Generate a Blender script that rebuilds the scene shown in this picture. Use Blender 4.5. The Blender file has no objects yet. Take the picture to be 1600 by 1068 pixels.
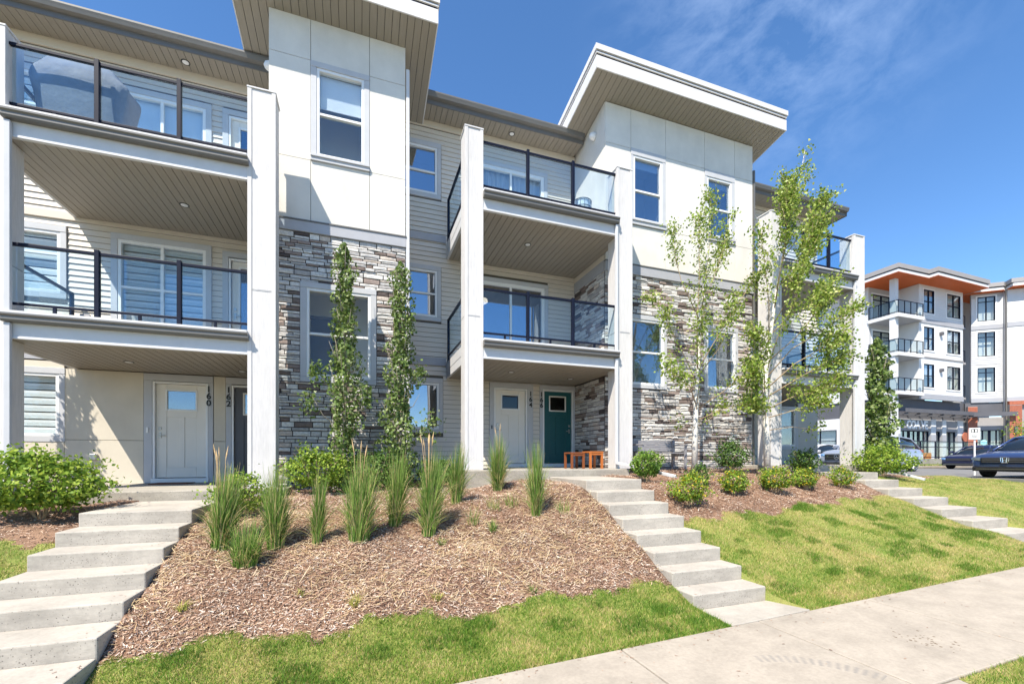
import bpy, math, random
import numpy as np
from mathutils import Vector, Matrix
random.seed(7)
RNG = np.random.default_rng(7)
S = bpy.context.scene
COL = S.collection

# ------------------------------------------------------------------ camera
cd = bpy.data.cameras.new('camera')
cam = bpy.data.objects.new('camera', cd)
COL.objects.link(cam)
cam.location = (0, 0, 0)
cam.rotation_euler = (math.radians(90), 0, math.radians(-19.3))
cd.sensor_width = 36
cd.lens = 36 * 684 / 1600
cd.shift_y = (716 - 534) / 1600
cd.clip_start = 0.05
cd.clip_end = 3000
S.camera = cam

# ------------------------------------------------------------------ world
SUN_DIR = Vector((0.5, 0.51, -1.0)).normalized()      # direction the light travels
SUN_EL = math.asin(-SUN_DIR.z)
SUN_AZ = math.atan2(-SUN_DIR.x, -SUN_DIR.y)           # clockwise from +Y
world = bpy.data.worlds.new("World")
S.world = world
world.use_nodes = True
wn, wl = world.node_tree.nodes, world.node_tree.links
wn.clear()
sky = wn.new('ShaderNodeTexSky')
sky.sky_type = 'NISHITA'
sky.sun_disc = False
sky.sun_elevation = SUN_EL
sky.sun_rotation = SUN_AZ
sky.altitude = 1000
sky.air_density = 1.0
sky.dust_density = 0.0
sky.ozone_density = 4.0
# thin cirrus streaks
tc = wn.new('ShaderNodeTexCoord')
STREAK = Vector((0.80, -0.32, 0.50)).normalized()      # direction the streaks run
N1 = STREAK.cross(Vector((0, 0, 1))).normalized(); N2 = STREAK.cross(N1)
mp = wn.new('ShaderNodeCombineXYZ')
for i, (ax_, sc_) in enumerate(((STREAK, 1.3), (N1, 9.0), (N2, 9.0))):
    dt = wn.new('ShaderNodeVectorMath'); dt.operation = 'DOT_PRODUCT'
    dt.inputs[1].default_value = ax_ * sc_
    wl.new(tc.outputs['Generated'], dt.inputs[0])
    wl.new(dt.outputs['Value'], mp.inputs[i])
nz = wn.new('ShaderNodeTexNoise')
nz.inputs['Scale'].default_value = 2.2
nz.inputs['Detail'].default_value = 9
nz.inputs['Roughness'].default_value = 0.62
nz.inputs['Distortion'].default_value = 0.25
wl.new(mp.outputs['Vector'], nz.inputs['Vector'])
big = wn.new('ShaderNodeTexNoise')
big.inputs['Scale'].default_value = 1.9
big.inputs['Detail'].default_value = 3
mp2 = wn.new('ShaderNodeMapping')
mp2.inputs['Location'].default_value = (0.35, -0.1, 0.2)
wl.new(tc.outputs['Generated'], mp2.inputs['Vector'])
wl.new(mp2.outputs['Vector'], big.inputs['Vector'])
# a bank of cirrus in one quarter of the sky
vd = wn.new('ShaderNodeVectorMath'); vd.operation = 'DISTANCE'
CLOUD_DIR = Vector((0.578, 0.46, 0.673)).normalized()
vd.inputs[1].default_value = CLOUD_DIR
wl.new(tc.outputs['Generated'], vd.inputs[0])
mr0 = wn.new('ShaderNodeMapRange'); mr0.interpolation_type = 'SMOOTHSTEP'
mr0.inputs['From Min'].default_value = 0.33; mr0.inputs['From Max'].default_value = 0.06
wl.new(vd.outputs['Value'], mr0.inputs['Value'])
mr1 = wn.new('ShaderNodeMapRange')
mr1.inputs['From Min'].default_value = 0.40; mr1.inputs['From Max'].default_value = 1.05
wl.new(nz.outputs['Fac'], mr1.inputs['Value'])
mr2 = wn.new('ShaderNodeMapRange')
mr2.inputs['From Min'].default_value = 0.8; mr2.inputs['From Max'].default_value = 0.85
wl.new(big.outputs['Fac'], mr2.inputs['Value'])
mx = wn.new('ShaderNodeMath'); mx.operation = 'MAXIMUM'
wl.new(mr0.outputs['Result'], mx.inputs[0]); wl.new(mr2.outputs['Result'], mx.inputs[1])
mu0 = wn.new('ShaderNodeMath'); mu0.operation = 'MULTIPLY'; mu0.inputs[1].default_value = 0.34
mu = wn.new('ShaderNodeMath'); mu.operation = 'MULTIPLY'
wl.new(mr1.outputs['Result'], mu0.inputs[0]); wl.new(mu0.outputs['Value'], mu.inputs[0]); wl.new(mx.outputs['Value'], mu.inputs[1])
hs = wn.new('ShaderNodeHueSaturation')
hs.inputs['Saturation'].default_value = 1.14
hs.inputs['Value'].default_value = 0.95
wl.new(sky.outputs['Color'], hs.inputs['Color'])
mixc = wn.new('ShaderNodeMix'); mixc.data_type = 'RGBA'
wl.new(mu.outputs['Value'], mixc.inputs['Factor'])
wl.new(hs.outputs['Color'], mixc.inputs['A'])
mixc.inputs['B'].default_value = (4.6, 5.6, 7.2, 1)
bg = wn.new('ShaderNodeBackground')
bg.inputs['Strength'].default_value = 0.13
wl.new(mixc.outputs['Result'], bg.inputs['Color'])
wo = wn.new('ShaderNodeOutputWorld')
wl.new(bg.outputs['Background'], wo.inputs['Surface'])

sd = bpy.data.lights.new('sun', 'SUN')
sd.energy = 4.5
sd.angle = math.radians(0.5)
sd.color = (1.0, 0.925, 0.80)
sun = bpy.data.objects.new('sun', sd)
COL.objects.link(sun)
sun.rotation_euler = SUN_DIR.to_track_quat('-Z', 'Y').to_euler()
sun.location = (-8, -8, 16)

S.view_settings.view_transform = 'Standard'
S.view_settings.look = 'None'
S.view_settings.gamma = 1
S.view_settings.use_curve_mapping = False
S.view_settings.exposure = 1.06
S.render.engine = 'CYCLES'
S.cycles.max_bounces = 8
S.cycles.transparent_max_bounces = 24

# ------------------------------------------------------------------ helpers
F0 = ((0.0, 0.0), (1.0, 0.0), (0.0, 1.0))             # frame: origin, along, into the wall


def frame(o, u):
    l = math.hypot(*u)
    u = (u[0] / l, u[1] / l)
    return (o, u, (-u[1], u[0]))


class MB:
    """collects faces for one mesh; a,b,z are coordinates in a wall frame"""
    def __init__(self, fr=F0):
        self.v, self.f, self.m, self.fr = [], [], [], fr

    def p(self, a, b, z):
        o, u, n = self.fr
        self.v.append((o[0] + u[0] * a + n[0] * b, o[1] + u[1] * a + n[1] * b, z))
        return len(self.v) - 1

    def hexa(self, pts, mi=0):
        i = [self.p(*q) for q in pts]
        for q in ((0, 3, 2, 1), (4, 5, 6, 7), (0, 1, 5, 4), (1, 2, 6, 5), (2, 3, 7, 6), (3, 0, 4, 7)):
            self.f.append([i[k] for k in q]); self.m.append(mi)
        return self

    def box(self, a0, b0, z0, a1, b1, z1, mi=0):
        return self.hexa([(a0, b0, z0), (a1, b0, z0), (a1, b1, z0), (a0, b1, z0),
                          (a0, b0, z1), (a1, b0, z1), (a1, b1, z1), (a0, b1, z1)], mi)

    def poly(self, pts, mi=0):
        self.f.append([self.p(*q) for q in pts]); self.m.append(mi)
        return self

    def ring(self, a0, z0, a1, z1, w, b0, b1, mi=0, wl=None, wr=None, wt=None, wb=None):
        wl = w if wl is None else wl; wr = w if wr is None else wr
        wt = w if wt is None else wt; wb = w if wb is None else wb
        self.box(a0, b0, z0, a0 + wl, b1, z1, mi)
        self.box(a1 - wr, b0, z0, a1, b1, z1, mi)
        self.box(a0 + wl, b0, z1 - wt, a1 - wr, b1, z1, mi)
        self.box(a0 + wl, b0, z0, a1 - wr, b1, z0 + wb, mi)
        return self

    def tube(self, pts, rad, n=8, mi=0, cap=True):
        pts = [Vector(q) for q in pts]
        if not hasattr(rad, '__len__'):
            rad = [rad] * len(pts)
        rings = []
        ref = None
        for k, q in enumerate(pts):
            d = (pts[min(k + 1, len(pts) - 1)] - pts[max(k - 1, 0)]).normalized()
            if ref is None:
                ref = Vector((1, 0, 0)) if abs(d.x) < 0.8 else Vector((0, 1, 0))
            e1 = (ref - d * ref.dot(d)).normalized()
            e2 = d.cross(e1)
            ref = e1
            r = []
            for j in range(n):
                t = 2 * math.pi * j / n
                r.append(self.p(*(q + (e1 * math.cos(t) + e2 * math.sin(t)) * rad[k])))
            rings.append(r)
        for k in range(len(rings) - 1):
            for j in range(n):
                self.f.append([rings[k][j], rings[k][(j + 1) % n], rings[k + 1][(j + 1) % n], rings[k + 1][j]])
                self.m.append(mi)
        if cap:
            self.f.append(rings[0][::-1]); self.m.append(mi)
            self.f.append(rings[-1]); self.m.append(mi)
        return self

    def lathe(self, c, prof, n=16, mi=0):
        rings = []
        for r, z in prof:
            rings.append([self.p(c[0] + r * math.cos(2 * math.pi * j / n), c[1] + r * math.sin(2 * math.pi * j / n), c[2] + z) for j in range(n)])
        for k in range(len(rings) - 1):
            for j in range(n):
                self.f.append([rings[k][j], rings[k][(j + 1) % n], rings[k + 1][(j + 1) % n], rings[k + 1][j]])
                self.m.append(mi)
        self.f.append(rings[0][::-1]); self.m.append(mi)
        self.f.append(rings[-1]); self.m.append(mi)
        return self

    def loft(self, secs, mi=0):
        """secs: list of (x, [(y,z)...]) half sections, mirrored in y"""
        rings = []
        for x, hp in secs:
            r = [self.p(x, y, z) for y, z in hp]
            r += [self.p(x, -y, z) for y, z in reversed(hp) if abs(y) > 1e-4]
            rings.append(r)
        n = len(rings[0])
        for k in range(len(rings) - 1):
            for j in range(n):
                self.f.append([rings[k][j], rings[k][(j + 1) % n], rings[k + 1][(j + 1) % n], rings[k + 1][j]])
                self.m.append(mi)
        self.f.append(rings[0][::-1]); self.m.append(mi)
        self.f.append(rings[-1]); self.m.append(mi)
        return self

    def mesh(self, name, mats):
        me = bpy.data.meshes.new(name)
        me.from_pydata(self.v, [], self.f)
        for m in (mats if isinstance(mats, (list, tuple)) else [mats]):
            me.materials.append(m)
        if any(self.m):
            me.polygons.foreach_set('material_index', self.m)
        return me

    def build(self, name, mats, parent=None, smooth=False, bevel=0, local=False, fix=False):
        me = self.mesh(name, mats)
        if fix:
            import bmesh
            bm = bmesh.new(); bm.from_mesh(me)
            bmesh.ops.recalc_face_normals(bm, faces=bm.faces)
            bm.to_mesh(me); bm.free()
        if smooth:
            me.polygons.foreach_set('use_smooth', [True] * len(me.polygons))
        o = bpy.data.objects.new(name, me)
        COL.objects.link(o)
        if bevel:
            md = o.modifiers.new('bevel', 'BEVEL')
            md.width = bevel; md.segments = 2; md.limit_method = 'ANGLE'
        if parent is not None:
            put(o, parent, local)
        return o


def wmat(o):
    m = o.matrix_parent_inverse @ Matrix.LocRotScale(o.location, o.rotation_euler, o.scale)
    if o.parent:
        return wmat(o.parent) @ m
    return Matrix.LocRotScale(o.location, o.rotation_euler, o.scale)


def put(o, parent, local=False):
    o.parent = parent
    if not local:
        o.matrix_parent_inverse = wmat(parent).inverted()


def tag(o, label=None, cat=None, group=None, kind=None):
    if label: o['label'] = label
    if cat: o['category'] = cat
    if group: o['group'] = group
    if kind: o['kind'] = kind
    return o


def empty(name, loc, label=None, cat=None, group=None, rz=0):
    o = bpy.data.objects.new(name, None)
    COL.objects.link(o)
    o.location = loc
    o.rotation_euler = (0, 0, rz)
    o.empty_display_size = 0.2
    return tag(o, label, cat, group)


def copy_tree(o, parent=None):
    c = o.copy()
    COL.objects.link(c)
    if parent is not None:
        c.parent = parent
        c.matrix_parent_inverse = o.matrix_parent_inverse.copy()
    for ch in list(o.children):
        copy_tree(ch, c)
    return c


def inst(name, me, loc, scale, parent, rot=(0, 0, 0), local=False):
    o = bpy.data.objects.new(name, me)
    COL.objects.link(o)
    o.location = loc; o.scale = scale; o.rotation_euler = rot
    put(o, parent, local)
    return o


def np_mesh(name, verts, faces, mats, rnd=None, parent=None, kind=None, smooth=False, nv=4):
    """verts (N,3), faces (M,nv) int arrays"""
    me = bpy.data.meshes.new(name)
    me.vertices.add(len(verts))
    me.vertices.foreach_set('co', np.ascontiguousarray(verts, dtype=np.float32).ravel())
    me.loops.add(faces.size)
    me.loops.foreach_set('vertex_index', np.ascontiguousarray(faces, dtype=np.int32).ravel())
    me.polygons.add(len(faces))
    me.polygons.foreach_set('loop_start', np.arange(0, faces.size, nv, dtype=np.int32))
    me.polygons.foreach_set('loop_total', np.full(len(faces), nv, dtype=np.int32))
    me.materials.append(mats)
    if rnd is not None:
        at = me.attributes.new('rnd', 'FLOAT', 'FACE')
        at.data.foreach_set('value', np.ascontiguousarray(rnd, dtype=np.float32))
    me.update(calc_edges=True)
    if smooth:
        me.polygons.foreach_set('use_smooth', np.ones(len(faces), dtype=bool))
    o = bpy.data.objects.new(name, me)
    COL.objects.link(o)
    if parent is not None:
        put(o, parent)
    if kind:
        o['kind'] = kind
    return o


# ------------------------------------------------------------------ materials
def new_mat(name):
    m = bpy.data.materials.new(name)
    m.use_nodes = True
    nt = m.node_tree
    nt.nodes.clear()
    out = nt.nodes.new('ShaderNodeOutputMaterial')
    bs = nt.nodes.new('ShaderNodeBsdfPrincipled')
    nt.links.new(bs.outputs['BSDF'], out.inputs['Surface'])
    return m, nt, bs, out


def noise(nt, scale, detail=4, rough=0.55, vec=None, dist=0.0):
    n = nt.nodes.new('ShaderNodeTexNoise')
    n.inputs['Scale'].default_value = scale
    n.inputs['Detail'].default_value = detail
    n.inputs['Roughness'].default_value = rough
    n.inputs['Distortion'].default_value = dist
    if vec is not None:
        nt.links.new(vec, n.inputs['Vector'])
    return n


def pos(nt, scale=None):
    g = nt.nodes.new('ShaderNodeNewGeometry')
    if scale is None:
        return g.outputs['Position']
    mp = nt.nodes.new('ShaderNodeMapping')
    mp.inputs['Scale'].default_value = scale
    nt.links.new(g.outputs['Position'], mp.inputs['Vector'])
    return mp.outputs['Vector']


def ramp(nt, fac, stops, interp='LINEAR'):
    r = nt.nodes.new('ShaderNodeValToRGB')
    r.color_ramp.interpolation = interp
    el = r.color_ramp.elements
    while len(el) < len(stops):
        el.new(0.5)
    for e, (p, c) in zip(el, stops):
        e.position = p
        e.color = (c[0], c[1], c[2], 1)
    nt.links.new(fac, r.inputs['Fac'])
    return r


def mixcol(nt, fac, a, b, mode='MIX'):
    n = nt.nodes.new('ShaderNodeMix')
    n.data_type = 'RGBA'; n.blend_type = mode
    for sock, val in (('Factor', fac), ('A', a), ('B', b)):
        if hasattr(val, 'links'):
            nt.links.new(val, n.inputs[sock])
        elif isinstance(val, (int, float)):
            n.inputs[sock].default_value = val
        else:
            n.inputs[sock].default_value = (val[0], val[1], val[2], 1)
    return n.outputs['Result']


def bump(nt, bs, height, strength=0.3, dist=0.01):
    b = nt.nodes.new('ShaderNodeBump')
    b.inputs['Strength'].default_value = strength
    b.inputs['Distance'].default_value = dist
    nt.links.new(height, b.inputs['Height'])
    nt.links.new(b.outputs['Normal'], bs.inputs['Normal'])


def mat(name, col, rough=0.6, var=0.06, vs=3.0, bs_=None, bstr=0.25, bdist=0.004, spec=0.4, metal=0, stretch=None, dirt=0.0):
    m, nt, bs, out = new_mat(name)
    v = pos(nt, stretch)
    n = noise(nt, vs, 5, 0.6, v)
    lo = [c * (1 - var) for c in col]; hi = [min(1, c * (1 + var)) for c in col]
    r = ramp(nt, n.outputs['Fac'], [(0.3, lo), (0.7, hi)])
    c = r.outputs['Color']
    if dirt:
        n2 = noise(nt, 1.1, 6, 0.7, pos(nt, (1.0, 1.0, 0.35)))
        f = ramp(nt, n2.outputs['Fac'], [(0.45, (0, 0, 0)), (0.75, (dirt, dirt, dirt))])
        c = mixcol(nt, f.outputs['Color'], c, [q * 0.62 for q in col])
    nt.links.new(c, bs.inputs['Base Color'])
    bs.inputs['Roughness'].default_value = rough
    bs.inputs['Specular IOR Level'].default_value = spec
    bs.inputs['Metallic'].default_value = metal
    if bs_:
        n3 = noise(nt, bs_, 4, 0.6, v)
        bump(nt, bs, n3.outputs['Fac'], bstr, bdist)
    return m


M = {}
M['stucco'] = mat('stucco_cream', (0.655, 0.63, 0.575), 0.9, 0.06, 2.0, 110, 0.35, 0.0015, 0.2, dirt=0.22)
M['stucco_tan'] = mat('stucco_tan', (0.60, 0.545, 0.45), 0.9, 0.05, 2.0, 110, 0.35, 0.0015, 0.2, dirt=0.2)
M['stucco_grey'] = mat('stucco_grey', (0.50, 0.48, 0.44), 0.9, 0.05, 2.0, 110, 0.35, 0.0015, 0.2, dirt=0.2)
M['column'] = mat('column_board', (0.585, 0.565, 0.55), 0.75, 0.09, 7.0, 45, 0.6, 0.004, 0.3, stretch=(5, 5, 0.5), dirt=0.28)
M['siding'] = mat('siding_vinyl', (0.63, 0.575, 0.50), 0.55, 0.03, 2.0, 40, 0.06, 0.002, 0.35, stretch=(0.3, 1, 8))
M['siding_back'] = mat('siding_backing', (0.12, 0.108, 0.09), 0.9, 0.05, 3.0)  # backing coloured dark to stand in for shadow in the board gaps
M['frieze'] = mat('frieze_trim', (0.60, 0.54, 0.45), 0.6, 0.03, 2.0)
M['trim'] = mat('casing_grey', (0.47, 0.475, 0.49), 0.65, 0.04, 4.0, 50, 0.15, 0.002)
M['band'] = mat('band_grey', (0.36, 0.365, 0.39), 0.7, 0.05, 5.0, 60, 0.3, 0.002)
M['white'] = mat('window_vinyl', (0.74, 0.74, 0.73), 0.4, 0.02, 3.0)
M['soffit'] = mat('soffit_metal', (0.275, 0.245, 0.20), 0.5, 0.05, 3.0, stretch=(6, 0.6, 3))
M['groove'] = mat('groove_dark', (0.05, 0.047, 0.042), 0.8, 0.05, 3.0)
M['gutter'] = mat('gutter_metal', (0.135, 0.128, 0.118), 0.42, 0.05, 3.0, spec=0.5)
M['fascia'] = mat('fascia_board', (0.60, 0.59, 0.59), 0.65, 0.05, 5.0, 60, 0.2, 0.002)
M['beam'] = mat('beam_board', (0.56, 0.56, 0.57), 0.65, 0.04, 5.0, 60, 0.2, 0.002)
M['rail'] = mat('rail_black', (0.006, 0.008, 0.020), 0.45, 0.1, 6.0, spec=0.2)
M['door_white'] = mat('door_white', (0.72, 0.68, 0.61), 0.45, 0.02, 3.0)
M['door_dark'] = mat('door_charcoal', (0.085, 0.083, 0.092), 0.45, 0.04, 3.0)
M['door_teal'] = mat('door_teal', (0.012, 0.088, 0.092), 0.4, 0.05, 3.0)
M['metal'] = mat('satin_nickel', (0.42, 0.40, 0.37), 0.35, 0.05, 6.0, metal=0.9)
M['black'] = mat('black_plastic', (0.014, 0.014, 0.016), 0.4, 0.1, 6.0)
M['roofing'] = mat('roof_shingle', (0.07, 0.068, 0.066), 0.9, 0.25, 20, 60, 0.5, 0.01)
M['plinth'] = mat('plinth_concrete', (0.22, 0.20, 0.20), 0.9, 0.15, 6, 60, 0.4, 0.004)
M['blind'] = mat('blind_fabric', (0.78, 0.78, 0.76), 0.8, 0.04, 3.0)
M['blind_dark'] = mat('blind_sheer', (0.60, 0.63, 0.62), 0.8, 0.04, 3.0)
M['room'] = mat('room_paint', (0.74, 0.70, 0.60), 0.9, 0.04, 1.0)
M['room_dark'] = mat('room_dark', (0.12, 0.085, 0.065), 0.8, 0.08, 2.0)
M['curtain'] = mat('curtain_cloth', (0.55, 0.55, 0.56), 0.9, 0.12, 4.0, stretch=(8, 8, 0.3))
M['bbq_cover'] = mat('cover_canvas', (0.20, 0.205, 0.225), 0.85, 0.12, 5.0, 3.0, 0.5, 0.06)
M['wood_orange'] = mat('wood_orange', (0.42, 0.125, 0.025), 0.5, 0.2, 8.0, stretch=(3, 3, 20))
M['wood_orange_shaded'] = mat('wood_orange_shade', (0.20, 0.06, 0.018), 0.5, 0.2, 8.0, stretch=(3, 3, 20))  # the same orange wood with porch shade put into its colour
M['bench'] = mat('bench_grey', (0.24, 0.235, 0.25), 0.7, 0.08, 6.0)
M['mat'] = mat('doormat_coir', (0.16, 0.055, 0.03), 0.95, 0.3, 60, 200, 0.8, 0.01)
M['asphalt'] = mat('asphalt', (0.17, 0.165, 0.16), 0.9, 0.12, 1.2, 120, 0.4, 0.01)
M['ground'] = mat('ground_soil', (0.16, 0.15, 0.10), 0.95, 0.25, 0.15)
M['brick_red'] = mat('brick_red', (0.36, 0.115, 0.065), 0.85, 0.2, 9.0, 60, 0.4, 0.004)
M['apt_white'] = mat('apt_white', (0.63, 0.625, 0.62), 0.8, 0.03, 1.0, dirt=0.1)
M['apt_grey'] = mat('apt_grey', (0.46, 0.46, 0.47), 0.8, 0.04, 1.0)
M['apt_band'] = mat('apt_band', (0.34, 0.345, 0.37), 0.7, 0.05, 1.0)
M['apt_dark'] = mat('apt_charcoal', (0.10, 0.10, 0.112), 0.7, 0.08, 1.0)
M['apt_wood'] = mat('apt_cedar', (0.58, 0.115, 0.015), 0.6, 0.12, 2.0, stretch=(0.4, 6, 1))
M['taupe'] = mat('apt_taupe', (0.30, 0.285, 0.28), 0.75, 0.05, 1.0)
M['orange'] = mat('orange_plastic', (0.75, 0.22, 0.02), 0.5, 0.05, 3.0)
M['sign_white'] = mat('sign_white', (0.78, 0.78, 0.78), 0.5, 0.02, 3.0)
M['leaf_poster'] = mat('poster_green', (0.25, 0.50, 0.10), 0.5, 0.1, 8.0)
M['sticker'] = mat('sticker_blue', (0.35, 0.68, 0.75), 0.5, 0.1, 8.0)
M['bark'] = mat('aspen_bark', (0.62, 0.585, 0.52), 0.8, 0.22, 9.0, 40, 0.5, 0.004, stretch=(1, 1, 3))
M['twig'] = mat('twig_bark', (0.34, 0.25, 0.15), 0.85, 0.2, 9.0)
M['stem_dark'] = mat('stem_grey', (0.23, 0.20, 0.15), 0.85, 0.2, 9.0)
M['tyre'] = mat('tyre_rubber', (0.02, 0.02, 0.021), 0.85, 0.2, 12.0)
M['rim'] = mat('rim_alloy', (0.45, 0.45, 0.46), 0.35, 0.05, 6.0, metal=0.8)
M['rim_dark'] = mat('rim_well', (0.03, 0.03, 0.03), 0.7, 0.1, 6.0)
M['chrome'] = mat('chrome', (0.75, 0.75, 0.76), 0.15, 0.02, 6.0, metal=1)


def paint(name, col):
    m, nt, bs, out = new_mat(name)
    n = noise(nt, 0.8, 2, 0.5, pos(nt))
    r = ramp(nt, n.outputs['Fac'], [(0.3, [c * 0.94 for c in col]), (0.7, [c * 1.06 for c in col])])
    nt.links.new(r.outputs['Color'], bs.inputs['Base Color'])
    bs.inputs['Metallic'].default_value = 0.35
    bs.inputs['Roughness'].default_value = 0.35
    bs.inputs['Coat Weight'].default_value = 0.8
    bs.inputs['Coat Roughness'].default_value = 0.05
    return m


M['paint_silver'] = paint('paint_silver', (0.33, 0.37, 0.46))
M['paint_blue'] = paint('paint_blue', (0.030, 0.055, 0.15))
M['paint_navy'] = paint('paint_navy', (0.012, 0.018, 0.07))
M['paint_white'] = paint('paint_white', (0.70, 0.70, 0.71))


def car_glass(name):
    m, nt, bs, out = new_mat(name)
    n = noise(nt, 1.5, 2, 0.5, pos(nt))
    r = ramp(nt, n.outputs['Fac'], [(0.3, (0.010, 0.014, 0.018)), (0.7, (0.016, 0.022, 0.028))])
    nt.links.new(r.outputs['Color'], bs.inputs['Base Color'])
    bs.inputs['Roughness'].default_value = 0.04
    bs.inputs['Specular IOR Level'].default_value = 0.9
    return m


M['car_glass'] = car_glass('car_glass')


def glass(name, refl, tint, rough=0.0, wav=0.0, mx=0.5):
    m, nt, bs, out = new_mat(name)
    nt.nodes.remove(bs)
    tr = nt.nodes.new('ShaderNodeBsdfTransparent'); tr.inputs['Color'].default_value = (*tint, 1)
    gl = nt.nodes.new('ShaderNodeBsdfGlossy'); gl.inputs['Roughness'].default_value = rough
    gl.inputs['Color'].default_value = (0.93, 0.97, 1.0, 1)
    lw = nt.nodes.new('ShaderNodeLayerWeight'); lw.inputs['Blend'].default_value = 0.35
    mr = nt.nodes.new('ShaderNodeMapRange')
    mr.inputs['To Min'].default_value = refl; mr.inputs['To Max'].default_value = min(1, refl + mx)
    nt.links.new(lw.outputs['Fresnel'], mr.inputs['Value'])
    if wav:
        n = noise(nt, 1.3, 2, 0.5, pos(nt))
        b = nt.nodes.new('ShaderNodeBump'); b.inputs['Strength'].default_value = wav; b.inputs['Distance'].default_value = 0.02
        nt.links.new(n.outputs['Fac'], b.inputs['Height'])
        nt.links.new(b.outputs['Normal'], gl.inputs['Normal'])
    mix = nt.nodes.new('ShaderNodeMixShader')
    nt.links.new(mr.outputs['Result'], mix.inputs['Fac'])
    nt.links.new(tr.outputs['BSDF'], mix.inputs[1]); nt.links.new(gl.outputs['BSDF'], mix.inputs[2])
    nt.links.new(mix.outputs['Shader'], out.inputs['Surface'])
    return m


M['pane'] = glass('window_glass', 0.06, (0.90, 0.94, 0.97), 0.0, 0.1, mx=0.22)
M['pane_clear'] = glass('window_glass_clear', 0.02, (0.93, 0.95, 0.96), 0.0, 0.1, mx=0.10)
M['pane_mid'] = glass('window_glass_dim', 0.14, (0.72, 0.80, 0.88), 0.0, 0.12, mx=0.3)
M['pane_blue'] = glass('window_glass_sky', 0.26, (0.62, 0.70, 0.80), 0.0, 0.1, mx=0.3)
M['far_glass'] = glass('far_rail_glass', 0.015, (0.85, 0.90, 0.91), mx=0.05)
M['rail_glass'] = glass('rail_glass', 0.025, (0.86, 0.93, 0.97), mx=0.15)


def concrete(name, col, pits=True, stain=0.25):
    m, nt, bs, out = new_mat(name)
    v = pos(nt)
    n1 = noise(nt, 2.3, 6, 0.65, v)
    n2 = noise(nt, 30, 5, 0.7, v)
    c = ramp(nt, n1.outputs['Fac'], [(0.3, [q * (1 - stain) for q in col]), (0.62, col)]).outputs['Color']
    c2 = ramp(nt, n2.outputs['Fac'], [(0.3, (0.86, 0.86, 0.86)), (0.7, (1.05, 1.05, 1.04))]).outputs['Color']
    c = mixcol(nt, 1.0, c, c2, 'MULTIPLY')
    # streaky staining on upright faces
    n3 = noise(nt, 3.0, 6, 0.7, pos(nt, (1.0, 1.0, 5.0)), 0.6)
    g = nt.nodes.new('ShaderNodeNewGeometry')
    sx = nt.nodes.new('ShaderNodeSeparateXYZ'); nt.links.new(g.outputs['True Normal'], sx.inputs['Vector'])
    ab = nt.nodes.new('ShaderNodeMath'); ab.operation = 'LESS_THAN'; ab.inputs[1].default_value = 0.5
    nt.links.new(sx.outputs['Z'], ab.inputs[0])
    f3 = ramp(nt, n3.outputs['Fac'], [(0.45, (0, 0, 0)), (0.75, (0.65, 0.65, 0.65))])
    mm = nt.nodes.new('ShaderNodeMath'); mm.operation = 'MULTIPLY'
    nt.links.new(f3.outputs['Color'], mm.inputs[0]); nt.links.new(ab.outputs['Value'], mm.inputs[1])
    c = mixcol(nt, mm.outputs['Value'], c, [q * 0.55 for q in col])
    h = n2.outputs['Fac']
    if pits:
        vo = nt.nodes.new('ShaderNodeTexVoronoi'); vo.inputs['Scale'].default_value = 38
        nt.links.new(v, vo.inputs['Vector'])
        n4 = noise(nt, 5, 2, 0.5, v)
        sub = nt.nodes.new('ShaderNodeMath'); sub.operation = 'MULTIPLY_ADD'
        nt.links.new(n4.outputs['Fac'], sub.inputs[0]); sub.inputs[1].default_value = -0.32
        nt.links.new(vo.outputs['Distance'], sub.inputs[2])
        pf = ramp(nt, sub.outputs['Value'], [(0.0, (0.7, 0.7, 0.7)), (0.035, (0, 0, 0))])
        pm = nt.nodes.new('ShaderNodeMath'); pm.operation = 'MULTIPLY'
        nt.links.new(pf.outputs['Color'], pm.inputs[0]); nt.links.new(ab.outputs['Value'], pm.inputs[1])
        c = mixcol(nt, pm.outputs['Value'], c, (0.10, 0.09, 0.08))
    nt.links.new(c, bs.inputs['Base Color'])
    bs.inputs['Roughness'].default_value = 0.88
    bs.inputs['Specular IOR Level'].default_value = 0.25
    if not pits:
        nb = noise(nt, 1.0, 3, 0.6, pos(nt, (1.5, 260.0, 1.0)))
        h2 = nt.nodes.new('ShaderNodeMath'); h2.operation = 'ADD'
        nt.links.new(h, h2.inputs[0]); nt.links.new(nb.outputs['Fac'], h2.inputs[1]); h = h2.outputs['Value']
        n5 = noise(nt, 0.9, 8, 0.75, v, 1.2)
        f5 = ramp(nt, n5.outputs['Fac'], [(0.52, (0, 0, 0)), (0.72, (0.4, 0.4, 0.4))])
        c = mixcol(nt, f5.outputs['Color'], c, [q * 0.6 for q in col])
        nt.links.new(c, bs.inputs['Base Color'])
    bump(nt, bs, h, 0.3, 0.004)
    return m


M['step'] = concrete('step_concrete', (0.45, 0.41, 0.355))
M['walk'] = concrete('walk_concrete', (0.40, 0.35, 0.29), False, 0.24)
M['slab'] = concrete('porch_concrete', (0.38, 0.35, 0.30))

STONE_STOPS = [(0.0, (0.10, 0.080, 0.075)), (0.04, (0.20, 0.155, 0.135)), (0.11, (0.31, 0.245, 0.215)), (0.22, (0.40, 0.38, 0.365)),
               (0.36, (0.50, 0.48, 0.46)), (0.54, (0.61, 0.585, 0.555)), (0.76, (0.69, 0.665, 0.625)), (0.93, (0.55, 0.475, 0.41))]


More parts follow.
